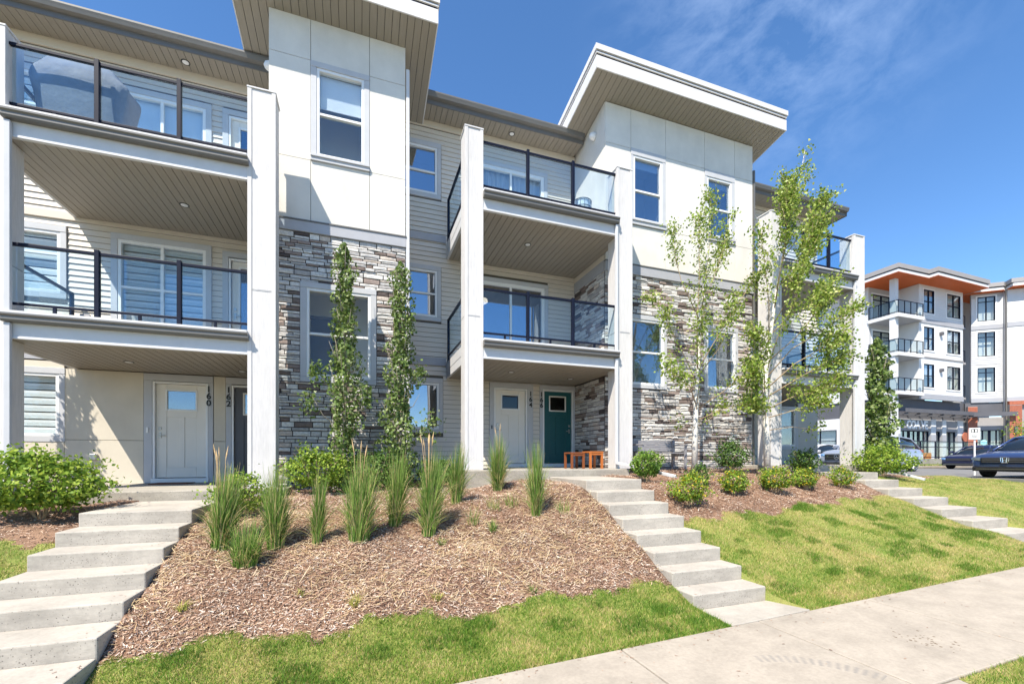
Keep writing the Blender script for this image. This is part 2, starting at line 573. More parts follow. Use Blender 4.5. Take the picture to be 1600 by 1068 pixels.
def rnd_mat(name, stops, obj=False, rough=0.85, nscale=14, namt=0.28, bstr=0.5, interp='CONSTANT', trans=0.0, spec=0.25, patch=None):
    m, nt, bs, out = new_mat(name)
    at = nt.nodes.new('ShaderNodeAttribute')
    at.attribute_name = 'rnd'
    at.attribute_type = 'OBJECT' if obj else 'GEOMETRY'
    fac = at.outputs['Fac']
    v = pos(nt)
    if patch:
        n0 = noise(nt, patch[0], 4, 0.6, v)
        ma = nt.nodes.new('ShaderNodeMath'); ma.operation = 'MULTIPLY_ADD'
        nt.links.new(n0.outputs['Fac'], ma.inputs[0]); ma.inputs[1].default_value = patch[1]
        nt.links.new(fac, ma.inputs[2])
        sb = nt.nodes.new('ShaderNodeMath'); sb.operation = 'SUBTRACT'; sb.use_clamp = True
        nt.links.new(ma.outputs['Value'], sb.inputs[0]); sb.inputs[1].default_value = patch[1] * 0.5
        fac = sb.outputs['Value']
    c = ramp(nt, fac, stops, interp).outputs['Color']
    if namt:
        n = noise(nt, nscale, 5, 0.65, v)
        c2 = ramp(nt, n.outputs['Fac'], [(0.3, (1 - namt,) * 3), (0.7, (1 + namt * 0.6,) * 3)]).outputs['Color']
        c = mixcol(nt, 1.0, c, c2, 'MULTIPLY')
        if bstr:
            bump(nt, bs, n.outputs['Fac'], bstr, 0.01)
    nt.links.new(c, bs.inputs['Base Color'])
    bs.inputs['Roughness'].default_value = rough
    bs.inputs['Specular IOR Level'].default_value = spec
    if trans:
        tl = nt.nodes.new('ShaderNodeBsdfTranslucent')
        nt.links.new(c, tl.inputs['Color'])
        mix = nt.nodes.new('ShaderNodeMixShader'); mix.inputs['Fac'].default_value = trans
        nt.links.new(bs.outputs['BSDF'], mix.inputs[1]); nt.links.new(tl.outputs['BSDF'], mix.inputs[2])
        nt.links.new(mix.outputs['Shader'], out.inputs['Surface'])
    return m


M['stone_obj'] = rnd_mat('ledge_stone', STONE_STOPS, True, nscale=22)
M['stone_stuff'] = rnd_mat('ledge_stone_field', STONE_STOPS, False, nscale=22)
M['mortar'] = mat('mortar_dark', (0.07, 0.062, 0.058), 0.95, 0.2, 10)
LIN = 'LINEAR'
M['leaf_dark'] = rnd_mat('leaf_columnar', [(0, (0.055, 0.10, 0.02)), (0.5, (0.14, 0.215, 0.042)), (0.85, (0.23, 0.30, 0.085)), (1, (0.38, 0.42, 0.20))], rough=0.45, namt=0, interp=LIN, trans=0.30, spec=0.45)
M['leaf_aspen'] = rnd_mat('leaf_aspen', [(0, (0.09, 0.145, 0.018)), (0.4, (0.22, 0.32, 0.04)), (0.8, (0.35, 0.44, 0.08)), (1, (0.50, 0.50, 0.15))], rough=0.45, namt=0, interp=LIN, trans=0.38, spec=0.45)
M['leaf_spirea'] = rnd_mat('leaf_spirea', [(0, (0.07, 0.14, 0.016)), (0.5, (0.21, 0.33, 0.035)), (1, (0.42, 0.50, 0.08))], rough=0.5, namt=0, interp=LIN, trans=0.35)
M['leaf_round'] = rnd_mat('leaf_round', [(0, (0.045, 0.11, 0.014)), (0.5, (0.14, 0.26, 0.03)), (1, (0.28, 0.40, 0.07))], rough=0.5, namt=0, interp=LIN, trans=0.35)
M['leaf_gold'] = rnd_mat('leaf_gold', [(0, (0.06, 0.13, 0.016)), (0.5, (0.18, 0.30, 0.03)), (0.86, (0.34, 0.40, 0.05)), (0.95, (0.62, 0.46, 0.03)), (1, (0.65, 0.36, 0.03))], rough=0.5, namt=0, interp=LIN, trans=0.3)
M['leaf_green'] = rnd_mat('leaf_green', [(0, (0.03, 0.07, 0.014)), (0.6, (0.085, 0.17, 0.03)), (1, (0.18, 0.27, 0.06))], rough=0.5, namt=0, interp=LIN, trans=0.3)
M['reed'] = rnd_mat('reed_blade', [(0, (0.07, 0.15, 0.03)), (0.5, (0.18, 0.31, 0.055)), (0.80, (0.32, 0.42, 0.11)), (0.88, (0.50, 0.42, 0.18)), (1, (0.60, 0.48, 0.26))], rough=0.5, namt=0, interp=LIN, trans=0.3)
M['plume'] = mat('reed_plume', (0.55, 0.38, 0.20), 0.9, 0.2, 30)
M['lawn'] = rnd_mat('lawn_blade', [(0, (0.07, 0.17, 0.018)), (0.32, (0.135, 0.265, 0.026)), (0.60, (0.235, 0.32, 0.045)), (0.82, (0.43, 0.385, 0.12)), (1, (0.60, 0.47, 0.22))], rough=0.6, namt=0, interp=LIN, trans=0.3, patch=(1.9, 2.0))
M['tuft'] = rnd_mat('tuft_blade', [(0, (0.22, 0.26, 0.05)), (1, (0.55, 0.50, 0.14))], rough=0.6, namt=0, interp=LIN, trans=0.3)
M['clump'] = rnd_mat('clump_blade', [(0, (0.06, 0.14, 0.018)), (1, (0.15, 0.27, 0.03))], rough=0.6, namt=0, interp=LIN, trans=0.3)
M['straw'] = rnd_mat('straw_blade', [(0, (0.40, 0.27, 0.14)), (0.6, (0.58, 0.44, 0.25)), (1, (0.74, 0.62, 0.42))], rough=0.7, namt=0, interp=LIN, trans=0.2)
M['chip'] = rnd_mat('mulch_chip', [(0, (0.13, 0.072, 0.048)), (0.2, (0.31, 0.175, 0.118)), (0.45, (0.47, 0.31, 0.22)), (0.72, (0.59, 0.445, 0.33)), (0.94, (0.66, 0.55, 0.45)), (1, (0.75, 0.69, 0.63))], rough=0.85, namt=0.25, nscale=1.7, bstr=0, interp=LIN, patch=(2.3, 0.7))


def soil_mat(name, a, b, sc):
    m, nt, bs, out = new_mat(name)
    v = pos(nt)
    n = noise(nt, sc, 7, 0.7, v)
    n2 = noise(nt, 70, 4, 0.7, v)
    c = ramp(nt, n.outputs['Fac'], [(0.35, a), (0.65, b)]).outputs['Color']
    c2 = ramp(nt, n2.outputs['Fac'], [(0.3, (0.55, 0.55, 0.55)), (0.7, (1.25, 1.25, 1.2))]).outputs['Color']
    c = mixcol(nt, 1.0, c, c2, 'MULTIPLY')
    nt.links.new(c, bs.inputs['Base Color'])
    bs.inputs['Roughness'].default_value = 0.95
    bump(nt, bs, n2.outputs['Fac'], 0.7, 0.02)
    return m


M['mulch'] = soil_mat('mulch_soil', (0.15, 0.08, 0.05), (0.30, 0.18, 0.115), 2.0)
M['turf'] = soil_mat('turf_soil', (0.14, 0.20, 0.03), (0.32, 0.30, 0.09), 1.6)
# ------------------------------------------------------------------ terrain
def zsw(x):
    return -1.955 + 0.033 * x


ST_X = np.array([-14, -3.4, -2.1, 1.0, 3.8, 5.1, 8.0, 11.4, 12.7, 16.0, 19.0])
ST_Y = np.array([3.72, 4.35, 5.2, 7.1, 8.6, 10.2, 14.0])
ST_Z = np.array([
    [-2.40, -2.20, -1.75, -1.00, -0.75, -0.70, -0.70],
    [-2.08, -1.86, -1.52, -0.85, -0.66, -0.62, -0.62],
    [-2.03, -1.90, -1.52, -0.86, -0.66, -0.62, -0.62],
    [-1.94, -1.79, -1.46, -0.80, -0.66, -0.62, -0.62],
    [-1.84, -1.80, -1.39, -0.52, -0.44, -0.42, -0.42],
    [-1.80, -1.78, -1.42, -0.56, -0.40, -0.28, -0.28],
    [-1.70, -1.58, -1.24, -0.56, -0.34, -0.27, -0.27],
    [-1.59, -1.52, -1.32, -0.64, -0.36, -0.30, -0.30],
    [-1.55, -1.50, -1.33, -0.70, -0.44, -0.42, -0.45],
    [-1.45, -1.38, -1.18, -0.74, -0.55, -0.53, -0.58],
    [-1.35, -1.25, -1.05, -0.72, -0.64, -0.64, -0.66]])


def gz0(x, y):
    x = np.asarray(x, float); y = np.asarray(y, float)
    xi = np.clip(np.searchsorted(ST_X, x) - 1, 0, len(ST_X) - 2)
    yi = np.clip(np.searchsorted(ST_Y, y) - 1, 0, len(ST_Y) - 2)
    u = np.clip((x - ST_X[xi]) / (ST_X[xi + 1] - ST_X[xi]), 0, 1)
    v = np.clip((y - ST_Y[yi]) / (ST_Y[yi + 1] - ST_Y[yi]), 0, 1)
    return ((1 - u) * (1 - v) * ST_Z[xi, yi] + u * (1 - v) * ST_Z[xi + 1, yi]
            + (1 - u) * v * ST_Z[xi, yi + 1] + u * v * ST_Z[xi + 1, yi + 1])


def gz(x, y):
    x = np.asarray(x, float); y = np.asarray(y, float)
    # smoothed profile with gentle lumps
    s = 0.0
    for dx, dy in ((0, 0), (0.25, 0), (-0.25, 0), (0, 0.25), (0, -0.25)):
        s = s + gz0(x + dx, np.maximum(y + dy, 3.72))
    w = np.clip((y - 3.72) / 0.5, 0, 1)
    z = (s / 5) * w + gz0(x, y) * (1 - w)
    b = 0.022 * np.sin(3.1 * x + 1.3 * y) + 0.018 * np.sin(5.3 * y - 2.2 * x + 1.0) + 0.012 * np.sin(9.1 * x + 7.7 * y)
    return z + b * np.clip((y - 3.8) / 0.6, 0, 1)


STAIRS = {'l': (-3.33, -2.12), 'm': (3.87, 5.05), 'r': (11.40, 12.62)}


def is_mulch(x, y):
    x = np.asarray(x, float); y = np.asarray(y, float)
    wv = 0.07 * np.sin(4.1 * x) + 0.05 * np.sin(9.3 * x + 1) + 0.03 * np.sin(21 * x)
    yb = np.where(x < -2.7, 6.75, np.where(x < 4.4, 4.66 + 0.03 * np.abs(x - 1), np.where(x < 12, 6.0 + 0.02 * (x - 5) + 0.045 * np.maximum(x - 7, 0) ** 1.6, 8.35)))
    m = y > yb + wv
    m &= ~((x > 16.6 + 0.4 * np.sin(3 * y)) & (y < 20))
    return m


xs = [-14.0]
edges = sorted([e for a, b in STAIRS.values() for e in (a, a + 0.012, b - 0.012, b)])
g = list(np.arange(-14, 19.01, 0.12))
xs = np.array(sorted([q for q in g if all(abs(q - e) > 0.03 for e in edges)] + edges))
ys = np.concatenate([np.arange(3.725, 9.2, 0.09), np.arange(9.2, 14.01, 0.25)])
GX, GY = np.meshgrid(xs, ys, indexing='ij')
GZ = gz(GX, GY)
for a, b in STAIRS.values():
    inside = (GX > a + 0.006) & (GX < b - 0.006) & (GY < 9.0)
    GZ = np.where(inside, GZ - 0.45, GZ)
NX, NY = GX.shape
V = np.stack([GX.ravel(), GY.ravel(), GZ.ravel()], 1)
ii, jj = np.meshgrid(np.arange(NX - 1), np.arange(NY - 1), indexing='ij')
q0 = (ii * NY + jj).ravel(); q1 = ((ii + 1) * NY + jj).ravel(); q2 = ((ii + 1) * NY + jj + 1).ravel(); q3 = (ii * NY + jj + 1).ravel()
FQ = np.stack([q0, q1, q2, q3], 1)
cx = V[FQ, 0].mean(1); cy = V[FQ, 1].mean(1)
mm = is_mulch(cx, cy)
lawn = np_mesh('lawn', V, FQ[~mm], M['turf'], kind='structure', smooth=True)
bed = np_mesh('mulch_bed', V, FQ[mm], M['mulch'], kind='structure', smooth=True)

# far ground, street, east parking area
gb = MB(); gb.box(-500, -500, -3.2, 500, 500, -2.75)
tag(gb.build('ground', M['ground']), kind='structure')
sb = MB(); sb.box(-120, -9.0, -2.7, 120, 0.45, -2.12)
tag(sb.build('street', M['asphalt']), kind='structure')
kb = MB()
for k in range(-12, 13):
    kb.box(k * 3.0, 0.46, -2.6, k * 3.0 + 2.985, 0.60, -1.98)
tag(kb.build('kerb', M['walk'], bevel=0.02), kind='structure')
pk = MB()
pk.box(19.0, 3.0, -2.6, 120, 24.0, -0.63)
pk.box(-14, 14.02, -2.6, 18.98, 80, -0.70)
pk.box(19.0, 24.02, -2.6, 120, 80, -0.645)
tag(pk.build('parking_lot', M['asphalt']), kind='structure')
# lawn strip between sidewalk and street
bl = MB()
for (a, b) in ((-14, 3.25), (4.68, 18.9)):
    bl.hexa([(a, 0.62, -2.6), (b, 0.62, -2.6), (b, 2.19, -2.6), (a, 2.19, -2.6),
             (a, 0.62, zsw(a) - 0.04), (b, 0.62, zsw(b) - 0.04), (b, 2.19, zsw(b) - 0.02), (a, 2.19, zsw(a) - 0.02)])
tag(bl.build('lawn', M['turf']), kind='structure')


# sidewalk: base with one object per slab
def walk_mat():
    m = M['walk'].copy(); m.name = 'walk_marked'
    nt = m.node_tree
    bs = [n for n in nt.nodes if n.type == 'BSDF_PRINCIPLED'][0]
    src = bs.inputs['Base Color'].links[0].from_socket
    p = pos(nt)
    sub = nt.nodes.new('ShaderNodeVectorMath'); sub.operation = 'SUBTRACT'
    sub.inputs[1].default_value = (3.197, 2.138, 0); nt.links.new(p, sub.inputs[0])
    sp = nt.nodes.new('ShaderNodeSeparateXYZ'); nt.links.new(sub.outputs['Vector'], sp.inputs['Vector'])

    def mth(op, a, b=None, c=None):
        n = nt.nodes.new('ShaderNodeMath'); n.operation = op
        for i, q in enumerate((a, b, c)):
            if q is None: continue
            if hasattr(q, 'links'): nt.links.new(q, n.inputs[i])
            else: n.inputs[i].default_value = q
        return n.outputs['Value']
    r = mth('SQRT', mth('ADD', mth('MULTIPLY', sp.outputs['X'], sp.outputs['X']), mth('MULTIPLY', sp.outputs['Y'], sp.outputs['Y'])))
    ang = mth('ARCTAN2', sp.outputs['Y'], sp.outputs['X'])
    inr = mth('LESS_THAN', mth('ABSOLUTE', mth('SUBTRACT', r, 0.96)), 0.065)
    ina = mth('MULTIPLY', mth('GREATER_THAN', ang, 0.28), mth('LESS_THAN', ang, 1.3))
    st = mth('MULTIPLY_ADD', mth('SINE', mth('MULTIPLY', ang, 95.0)), 0.5, 0.5)
    nn = noise(nt, 6, 4, 0.6, p)
    f = mth('MULTIPLY', mth('MULTIPLY', inr, ina), mth('MULTIPLY', st, mth('MULTIPLY', nn.outputs['Fac'], 0.85)))
    c = mixcol(nt, f, src, (0.17, 0.165, 0.16))
    # crushed berry stain
    d = nt.nodes.new('ShaderNodeVectorMath'); d.operation = 'DISTANCE'; d.inputs[1].default_value = (5.25, 2.72, -1.78)
    nt.links.new(p, d.inputs[0])
    vo = nt.nodes.new('ShaderNodeTexVoronoi'); vo.inputs['Scale'].default_value = 22; nt.links.new(p, vo.inputs['Vector'])
    f2 = mth('MULTIPLY', mth('LESS_THAN', vo.outputs['Distance'], 0.28), mth('LESS_THAN', d.outputs['Value'], mth('MULTIPLY', nn.outputs['Fac'], 0.5)))
    c = mixcol(nt, mth('MULTIPLY', f2, 0.8), c, (0.12, 0.08, 0.045))
    nt.links.new(c, bs.inputs['Base Color'])
    return m


WK = walk_mat()
swb = MB()
swb.hexa([(-14, 2.21, -2.7), (18.9, 2.21, -2.7), (18.9, 3.715, -2.7), (-14, 3.715, -2.7),
          (-14, 2.21, zsw(-14) - 0.03), (18.9, 2.21, zsw(18.9) - 0.03), (18.9, 3.715, zsw(18.9) - 0.03), (-14, 3.715, zsw(-14) - 0.03)])
sidewalk = tag(swb.build('sidewalk', M['mulch']), kind='structure')
x = 4.22 - 1.78 * 10
for k in range(17):
    a, b = x + 0.006, x + 1.78 - 0.006
    m = MB()
    m.hexa([(a, 2.20, -2.5), (b, 2.20, -2.5), (b, 3.72, -2.5), (a, 3.72, -2.5),
            (a, 2.20, zsw(a)), (b, 2.20, zsw(b)), (b, 3.72, zsw(b)), (a, 3.72, zsw(a))])
    m.build('sidewalk_slab', WK, sidewalk, bevel=0.012)
    x += 1.78
m = MB()
m.hexa([(3.27, 0.62, -2.5), (4.66, 0.62, -2.5), (4.66, 2.188, -2.5), (3.27, 2.188, -2.5),
        (3.27, 0.62, -1.93), (4.66, 0.62, -1.93), (4.66, 2.188, zsw(4.6) - 0.006), (3.27, 2.188, zsw(3.3) - 0.006)])
m.build('sidewalk_slab', M['walk'], sidewalk, bevel=0.012)


# ------------------------------------------------------------------ concrete stairs
def stairs(key, label, y1, z1, t, r, n, yback, platform=None):
    x0, x1 = STAIRS[key]
    root = empty('concrete_stairs', ((x0 + x1) / 2, 3.9, zsw(x0)), label, 'stairs', 'concrete stairs from the sidewalk to the porches')
    prev = yback
    if platform:
        yp, zp = platform
        MB().box(x0 + 0.0, yp, zp - 0.9, x1, prev - 0.003, zp).build('step', M['step'], root, bevel=0.014)
        prev = yp
    for i in range(n):
        y, z = y1 - t * i, z1 - r * i
        MB().box(x0, y, z - 0.9, x1, prev - 0.003, z).build('step', M['step'], root, bevel=0.014)
        prev = y
    zp = z1 - r * n
    m = MB()
    m.hexa([(x0, 3.728, -2.6), (x1, 3.728, -2.6), (x1, prev - 0.003, -2.6), (x0, prev - 0.003, -2.6),
            (x0, 3.728, zsw(x0) + 0.004), (x1, 3.728, zsw(x1) + 0.004), (x1, prev - 0.003, zp), (x0, prev - 0.003, zp)])
    m.build('landing', M['step'], root, bevel=0.01)
    return root


stairs('l', 'nearest concrete stairs, leading up to the doors numbered 160 and 162', 7.0, -0.687, 0.455, 0.17, 8, 8.6)
stairs('m', 'middle concrete stairs between the bare mulch bank and the lawn, below the teal door', 7.0, -0.389, 0.382, 0.1836, 8, 8.6)
stairs('r', 'farthest concrete stairs at the right, climbing the lawn towards the end porch', 7.06, -0.523, 0.4825, 0.1755, 6, 8.6, (7.52, -0.353))
# ------------------------------------------------------------------ the townhouse row
W, T, BF = 11.6, 9.93, 9.0
FW = frame((0, W), (1, 0))
FT = frame((0, T), (1, 0))
house = empty('townhouse_row', (2.2, 9.3, -0.5), 'long row of townhouses with stucco and stone towers, glass balconies and numbered doors', 'building')
LIM = {}


def wall_with_holes(fr, a0, a1, z0, z1, holes, th, b0=0.0):
    """solid wall cut around rectangular openings (a0,a1,z0,z1)"""
    m = MB(fr)
    as_ = sorted({a0, a1, *[min(max(q, a0), a1) for h in holes for q in h[:2]]})
    for i in range(len(as_) - 1):
        c = (as_[i] + as_[i + 1]) / 2
        cuts = sorted([(h[2], h[3]) for h in holes if h[0] < c < h[1]])
        z = z0
        for lo, hi in cuts:
            if lo > z + 1e-4:
                m.box(as_[i], b0, z, as_[i + 1], b0 + th, min(lo, z1))
            z = max(z, hi)
        if z < z1 - 1e-4:
            m.box(as_[i], b0, z, as_[i + 1], b0 + th, z1)
    return m


def spans(a0, a1, zlo, zhi, holes):
    """free intervals of a horizontal strip"""
    out = [(a0, a1)]
    for h in holes:
        if h[3] > zlo + 0.02 and h[2] < zhi - 0.02:
            nxt = []
            for s0, s1 in out:
                if h[0] > s0: nxt.append((s0, min(s1, h[0])))
                if h[1] < s1: nxt.append((max(s0, h[1]), s1))
            out = [q for q in nxt if q[1] - q[0] > 0.02]
    return out


# a siding board: wedge profile, thick at its lower edge
def board_mesh():
    m = MB()
    m.hexa([(0, -1, 0.0), (1, -1, 0.0), (1, 0.0, 0.0), (0, 0.0, 0.0), (0, -0.15, 1), (1, -0.15, 1), (1, 0.0, 1), (0, 0.0, 1)])
    return m.mesh('siding_board', M['siding'])


BOARD = board_mesh()


def stone_mesh(k):
    r = random.Random(100 + k)
    m = MB()
    nx, nz = 4, 3
    idx = {}
    for i in range(nx):
        for j in range(nz):
            a = i / (nx - 1); z = j / (nz - 1)
            edge = i in (0, nx - 1) or j in (0, nz - 1)
            y = -(0.55 + r.random() * 0.25) if edge else -(0.8 + r.random() * 0.2)
            da = (r.random() - 0.5) * 0.05 if not edge else (0.02 if i == 0 else -0.02 if i == nx - 1 else 0)
            dz = 0
            if j == 0: dz = 0.05 + r.random() * 0.07
            if j == nz - 1: dz = -0.05 - r.random() * 0.07
            idx[i, j] = m.p(a + da, y, z + dz)
    for i in range(nx - 1):
        for j in range(nz - 1):
            m.f.append([idx[i, j], idx[i + 1, j], idx[i + 1, j + 1], idx[i, j + 1]]); m.m.append(0)
    bk = [m.p(0.02, 0, 0.06), m.p(0.98, 0, 0.06), m.p(0.98, 0, 0.94), m.p(0.02, 0, 0.94)]
    m.f += [[bk[0], bk[1]] + [idx[i, 0] for i in reversed(range(nx))],
            [bk[1], bk[2]] + [idx[nx - 1, j] for j in reversed(range(nz))],
            [bk[2], bk[3]] + [idx[i, nz - 1] for i in range(nx)],
            [bk[3], bk[0]] + [idx[0, j] for j in range(nz)]]
    m.m += [0] * 4
    return m.mesh('stone', M['stone_obj'])


STONES = [stone_mesh(k) for k in range(6)]


def stone_layout(a0, a1, z0, z1, holes, seed):
    r = random.Random(seed)
    out = []
    z = z0
    while z < z1 - 0.02:
        h = r.choice((0.045, 0.06, 0.07, 0.085, 0.10, 0.115))
        if z + h > z1 - 0.03: h = z1 - z
        for s0, s1 in spans(a0, a1, z, z + h, holes):
            a = s0
            while a < s1 - 0.01:
                w = r.uniform(0.13, 0.46)
                if s1 - (a + w) < 0.10: w = s1 - a
                d = r.uniform(0.022, 0.06)
                if h > 0.08 and r.random() < 0.25:
                    hh = h * r.uniform(0.4, 0.6)
                    out.append((a + .003, z + .003, a + w - .003, z + hh - .003, d, r.random()))
                    out.append((a + .003, z + hh + .003, a + w - .003, z + h - .003, r.uniform(0.022, 0.06), r.random()))
                else:
                    out.append((a + .003, z + .003, a + w - .003, z + h - .003, d, r.random()))
                a += w
        z += h
    return out


def stone_field(jobs, parent, limit):
    """jobs: list of (frame, b, stones); the largest in view become objects, the rest one mesh per wall"""
    allst = []
    for ji, (fr, b, sts) in enumerate(jobs):
        for s in sts:
            o, u, n = fr
            ca = (s[0] + s[2]) / 2; cz = (s[1] + s[3]) / 2
            X = o[0] + u[0] * ca; Y = o[1] + u[1] * ca
            d2 = X * X + Y * Y + cz * cz
            cosv = abs(n[0] * X + n[1] * Y) / math.sqrt(d2)
            allst.append(((s[2] - s[0]) * (s[3] - s[1]) * cosv / d2, ji, s))
    allst.sort(key=lambda q: -q[0])
    rest = {}
    for k, (_, ji, s) in enumerate(allst):
        fr, b, _s = jobs[ji]
        o, u, n = fr
        if k < limit:
            loc = (o[0] + u[0] * s[0] + n[0] * b, o[1] + u[1] * s[0] + n[1] * b, s[1])
            ob = inst('stone', random.choice(STONES), loc, (s[2] - s[0], s[4], s[3] - s[1]), parent,
                      (0, 0, math.atan2(u[1], u[0])))
            ob['rnd'] = s[5]
        else:
            rest.setdefault(ji, []).append(s)
    for ji, sts in rest.items():
        fr, b, _s = jobs[ji]
        o, u, n = fr
        vs, fs, rn = [], [], []
        for s in sts:
            me = random.choice(STONES)
            base = len(vs)
            for v in me.vertices:
                a = s[0] + v.co.x * (s[2] - s[0]); bb = b + v.co.y * s[4]; zz = s[1] + v.co.z * (s[3] - s[1])
                vs.append((o[0] + u[0] * a + n[0] * bb, o[1] + u[1] * a + n[1] * bb, zz))
            for p in me.polygons:
                fs.append([base + q for q in p.vertices]); rn.append(s[5])
        me = bpy.data.meshes.new('stone_field'); me.from_pydata(vs, [], fs)
        me.materials.append(M['stone_stuff'])
        at = me.attributes.new('rnd', 'FLOAT', 'FACE'); at.data.foreach_set('value', rn)
        ob = bpy.data.objects.new('stone_field', me); COL.objects.link(ob); put(ob, parent); ob['kind'] = 'stuff'


def window(fr, a0, a1, z0, z1, parent, rail=None, mull=(), trim=(0.11, 0.11, 0.13, 0.11), b=0.0, blind=None,
           trimmat='trim', frm=0.055, fmat='white', depth=1.1, sill=False, room='room', trim_b=-0.03, pane='pane', bardark=None):
    """b is the wall face; frame a0..z1 is the outer edge of the sash frame"""
    m = MB(fr)
    m.ring(a0, z0, a1, z1, frm, b - 0.018, b + 0.09)
    if rail is not None:
        for rr in (rail if isinstance(rail, (list, tuple)) else [rail]):
            m.box(a0 + frm, b - 0.006, rr - 0.024, a1 - frm, b + 0.07, rr + 0.024)
    for q in mull:
        m.box(q - 0.03, b - 0.004, z0 + frm, q + 0.03, b + 0.072, z1 - frm)
    w = m.build('window', M[fmat], parent, bevel=0.004)
    # panes
    acuts = [a0 + frm] + [q for q in mull] + [a1 - frm]
    zc = [z0 + frm] + sorted(rail if isinstance(rail, (list, tuple)) else ([rail] if rail is not None else [])) + [z1 - frm]
    for i in range(len(acuts) - 1):
        for j in range(len(zc) - 1):
            p = MB(fr); bb = b + 0.03 + 0.012 * (j % 2)
            p.box(acuts[i], bb, zc[j], acuts[i + 1], bb + 0.006, zc[j + 1])
            p.build('pane', M[pane], w)
    if trim:
        l, rr, t, bo = trim
        c = MB(fr)
        c.box(a0 - l, b + trim_b - 0.006, z1 + 0.001, a1 + rr, b + 0.04, z1 + t)
        c.box(a0 - l, b + trim_b, z0 - 0.001, a0 - 0.001, b + 0.04, z1)
        c.box(a1 + 0.001, b + trim_b, z0 - 0.001, a1 + rr, b + 0.04, z1)
        if sill:
            c.box(a0 - l, b + trim_b - 0.055, z0 - 0.05, a1 + rr, b + 0.04, z0 - 0.002)
            c.box(a0 - l, b + trim_b - 0.03, z0 - bo, a1 + rr, b + 0.04, z0 - 0.051)
        else:
            c.box(a0 - l, b + trim_b, z0 - bo, a1 + rr, b + 0.04, z0 - 0.002)
        c.build('casing', M[trimmat], w, bevel=0.004)
    # the room behind
    r = MB(fr)
    ya, yb = b + 0.092, b + depth
    e = 0.25
    r.poly([(a0 - e, yb, z0 - e), (a1 + e, yb, z0 - e), (a1 + e, yb, z1 + e), (a0 - e, yb, z1 + e)])
    r.poly([(a0 - e, ya, z0 - e), (a0 - e, yb, z0 - e), (a0 - e, yb, z1 + e), (a0 - e, ya, z1 + e)])
    r.poly([(a1 + e, ya, z0 - e), (a1 + e, yb, z0 - e), (a1 + e, yb, z1 + e), (a1 + e, ya, z1 + e)])
    r.poly([(a0 - e, ya, z1 + e), (a1 + e, ya, z1 + e), (a1 + e, yb, z1 + e), (a0 - e, yb, z1 + e)])
    r.poly([(a0 - e, ya, z0 - e), (a1 + e, ya, z0 - e), (a1 + e, yb, z0 - e), (a0 - e, yb, z0 - e)])
    for s in ((a0 - e, a0), (a1, a1 + e)):
        r.poly([(s[0], ya, z0 - e), (s[1], ya, z0 - e), (s[1], ya, z1 + e), (s[0], ya, z1 + e)])
    r.poly([(a0, ya, z0 - e), (a1, ya, z0 - e), (a1, ya, z0), (a0, ya, z0)])
    r.poly([(a0, ya, z1), (a1, ya, z1), (a1, ya, z1 + e), (a0, ya, z1 + e)])
    r.build('room_recess', M[room], w)
    if blind:
        kind, zlo = blind
        q = MB(fr)
        if kind == 'zebra':
            n = int((z1 - zlo) / 0.075)
            for k in range(n):
                z = zlo + k * 0.075
                q.box(a0 + 0.06, b + 0.12, z, a1 - 0.06, b + 0.124, z + (0.05 if k % 2 else 0.074), 0 if k % 2 else 1)
            q.build('blind', [M['blind'], M['blind_dark']], w)
        elif kind == 'roller':
            q.box(a0 + 0.05, b + 0.12, zlo, a1 - 0.05, b + 0.124, z1 - 0.04)
            q.box(a0 + 0.05, b + 0.115, zlo - 0.03, a1 - 0.05, b + 0.13, zlo)
            q.build('blind', M['blind'], w)
        elif kind == 'curtain':
            n = int((a1 - a0) / 0.05)
            pts = [(a0 + 0.05 + (a1 - a0 - 0.1) * k / n, b + 0.16 + 0.03 * math.sin(k * 1.9) + 0.012 * math.sin(k * 0.7)) for k in range(n + 1)]
            for k in range(n):
                q.poly([(pts[k][0], pts[k][1], zlo), (pts[k + 1][0], pts[k + 1][1], zlo), (pts[k + 1][0], pts[k + 1][1], z1 - 0.02), (pts[k][0], pts[k][1], z1 - 0.02)])
            q.build('curtain', M['curtain'], w)
    return w


# ---- openings, by wall -----------------------------------------------------
# left unit (x -14..-1.75)
H_L = [(-6.9, -5.80, 3.40, 4.66), (-6.9, -5.82, 0.46, 1.74), (-6.9, -5.80, 6.55, 7.85),
       (-4.85, -3.25, 2.62, 4.68), (-2.80, -1.90, 2.26, 4.56),
       (-4.85, -3.25, 5.75, 7.86), (-2.80, -1.90, 5.42, 7.82),
       (-4.20, -3.24, -0.53, 1.66), (-2.71, -1.77, -0.53, 1.66)]
# middle unit (x 1.0..6.19)
H_M = [(0.62, 1.96, 6.965, 8.19), (0.62, 1.96, 3.73, 4.95), (0.62, 2.01, 0.78, 1.99),
       (3.05, 5.05, 2.60, 4.88), (3.05, 5.03, 5.74, 8.08),
       (3.56, 4.48, -0.24, 1.94), (5.03, 5.94, -0.24, 1.97)]
H_R = [(12.6, 13.6, 2.7, 4.8), (12.6, 14.2, 5.8, 7.9), (13.95, 14.95, 0.45, 1.75), (11.9, 12.8, -0.19, 2.0)]

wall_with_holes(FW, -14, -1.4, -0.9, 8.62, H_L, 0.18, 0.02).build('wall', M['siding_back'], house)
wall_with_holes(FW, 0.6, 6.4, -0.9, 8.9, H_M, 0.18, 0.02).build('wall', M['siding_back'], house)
wall_with_holes(FW, 10.9, 16.08, -0.9, 8.85, H_R, 0.18, 0.02).build('wall', M['siding_back'], house)
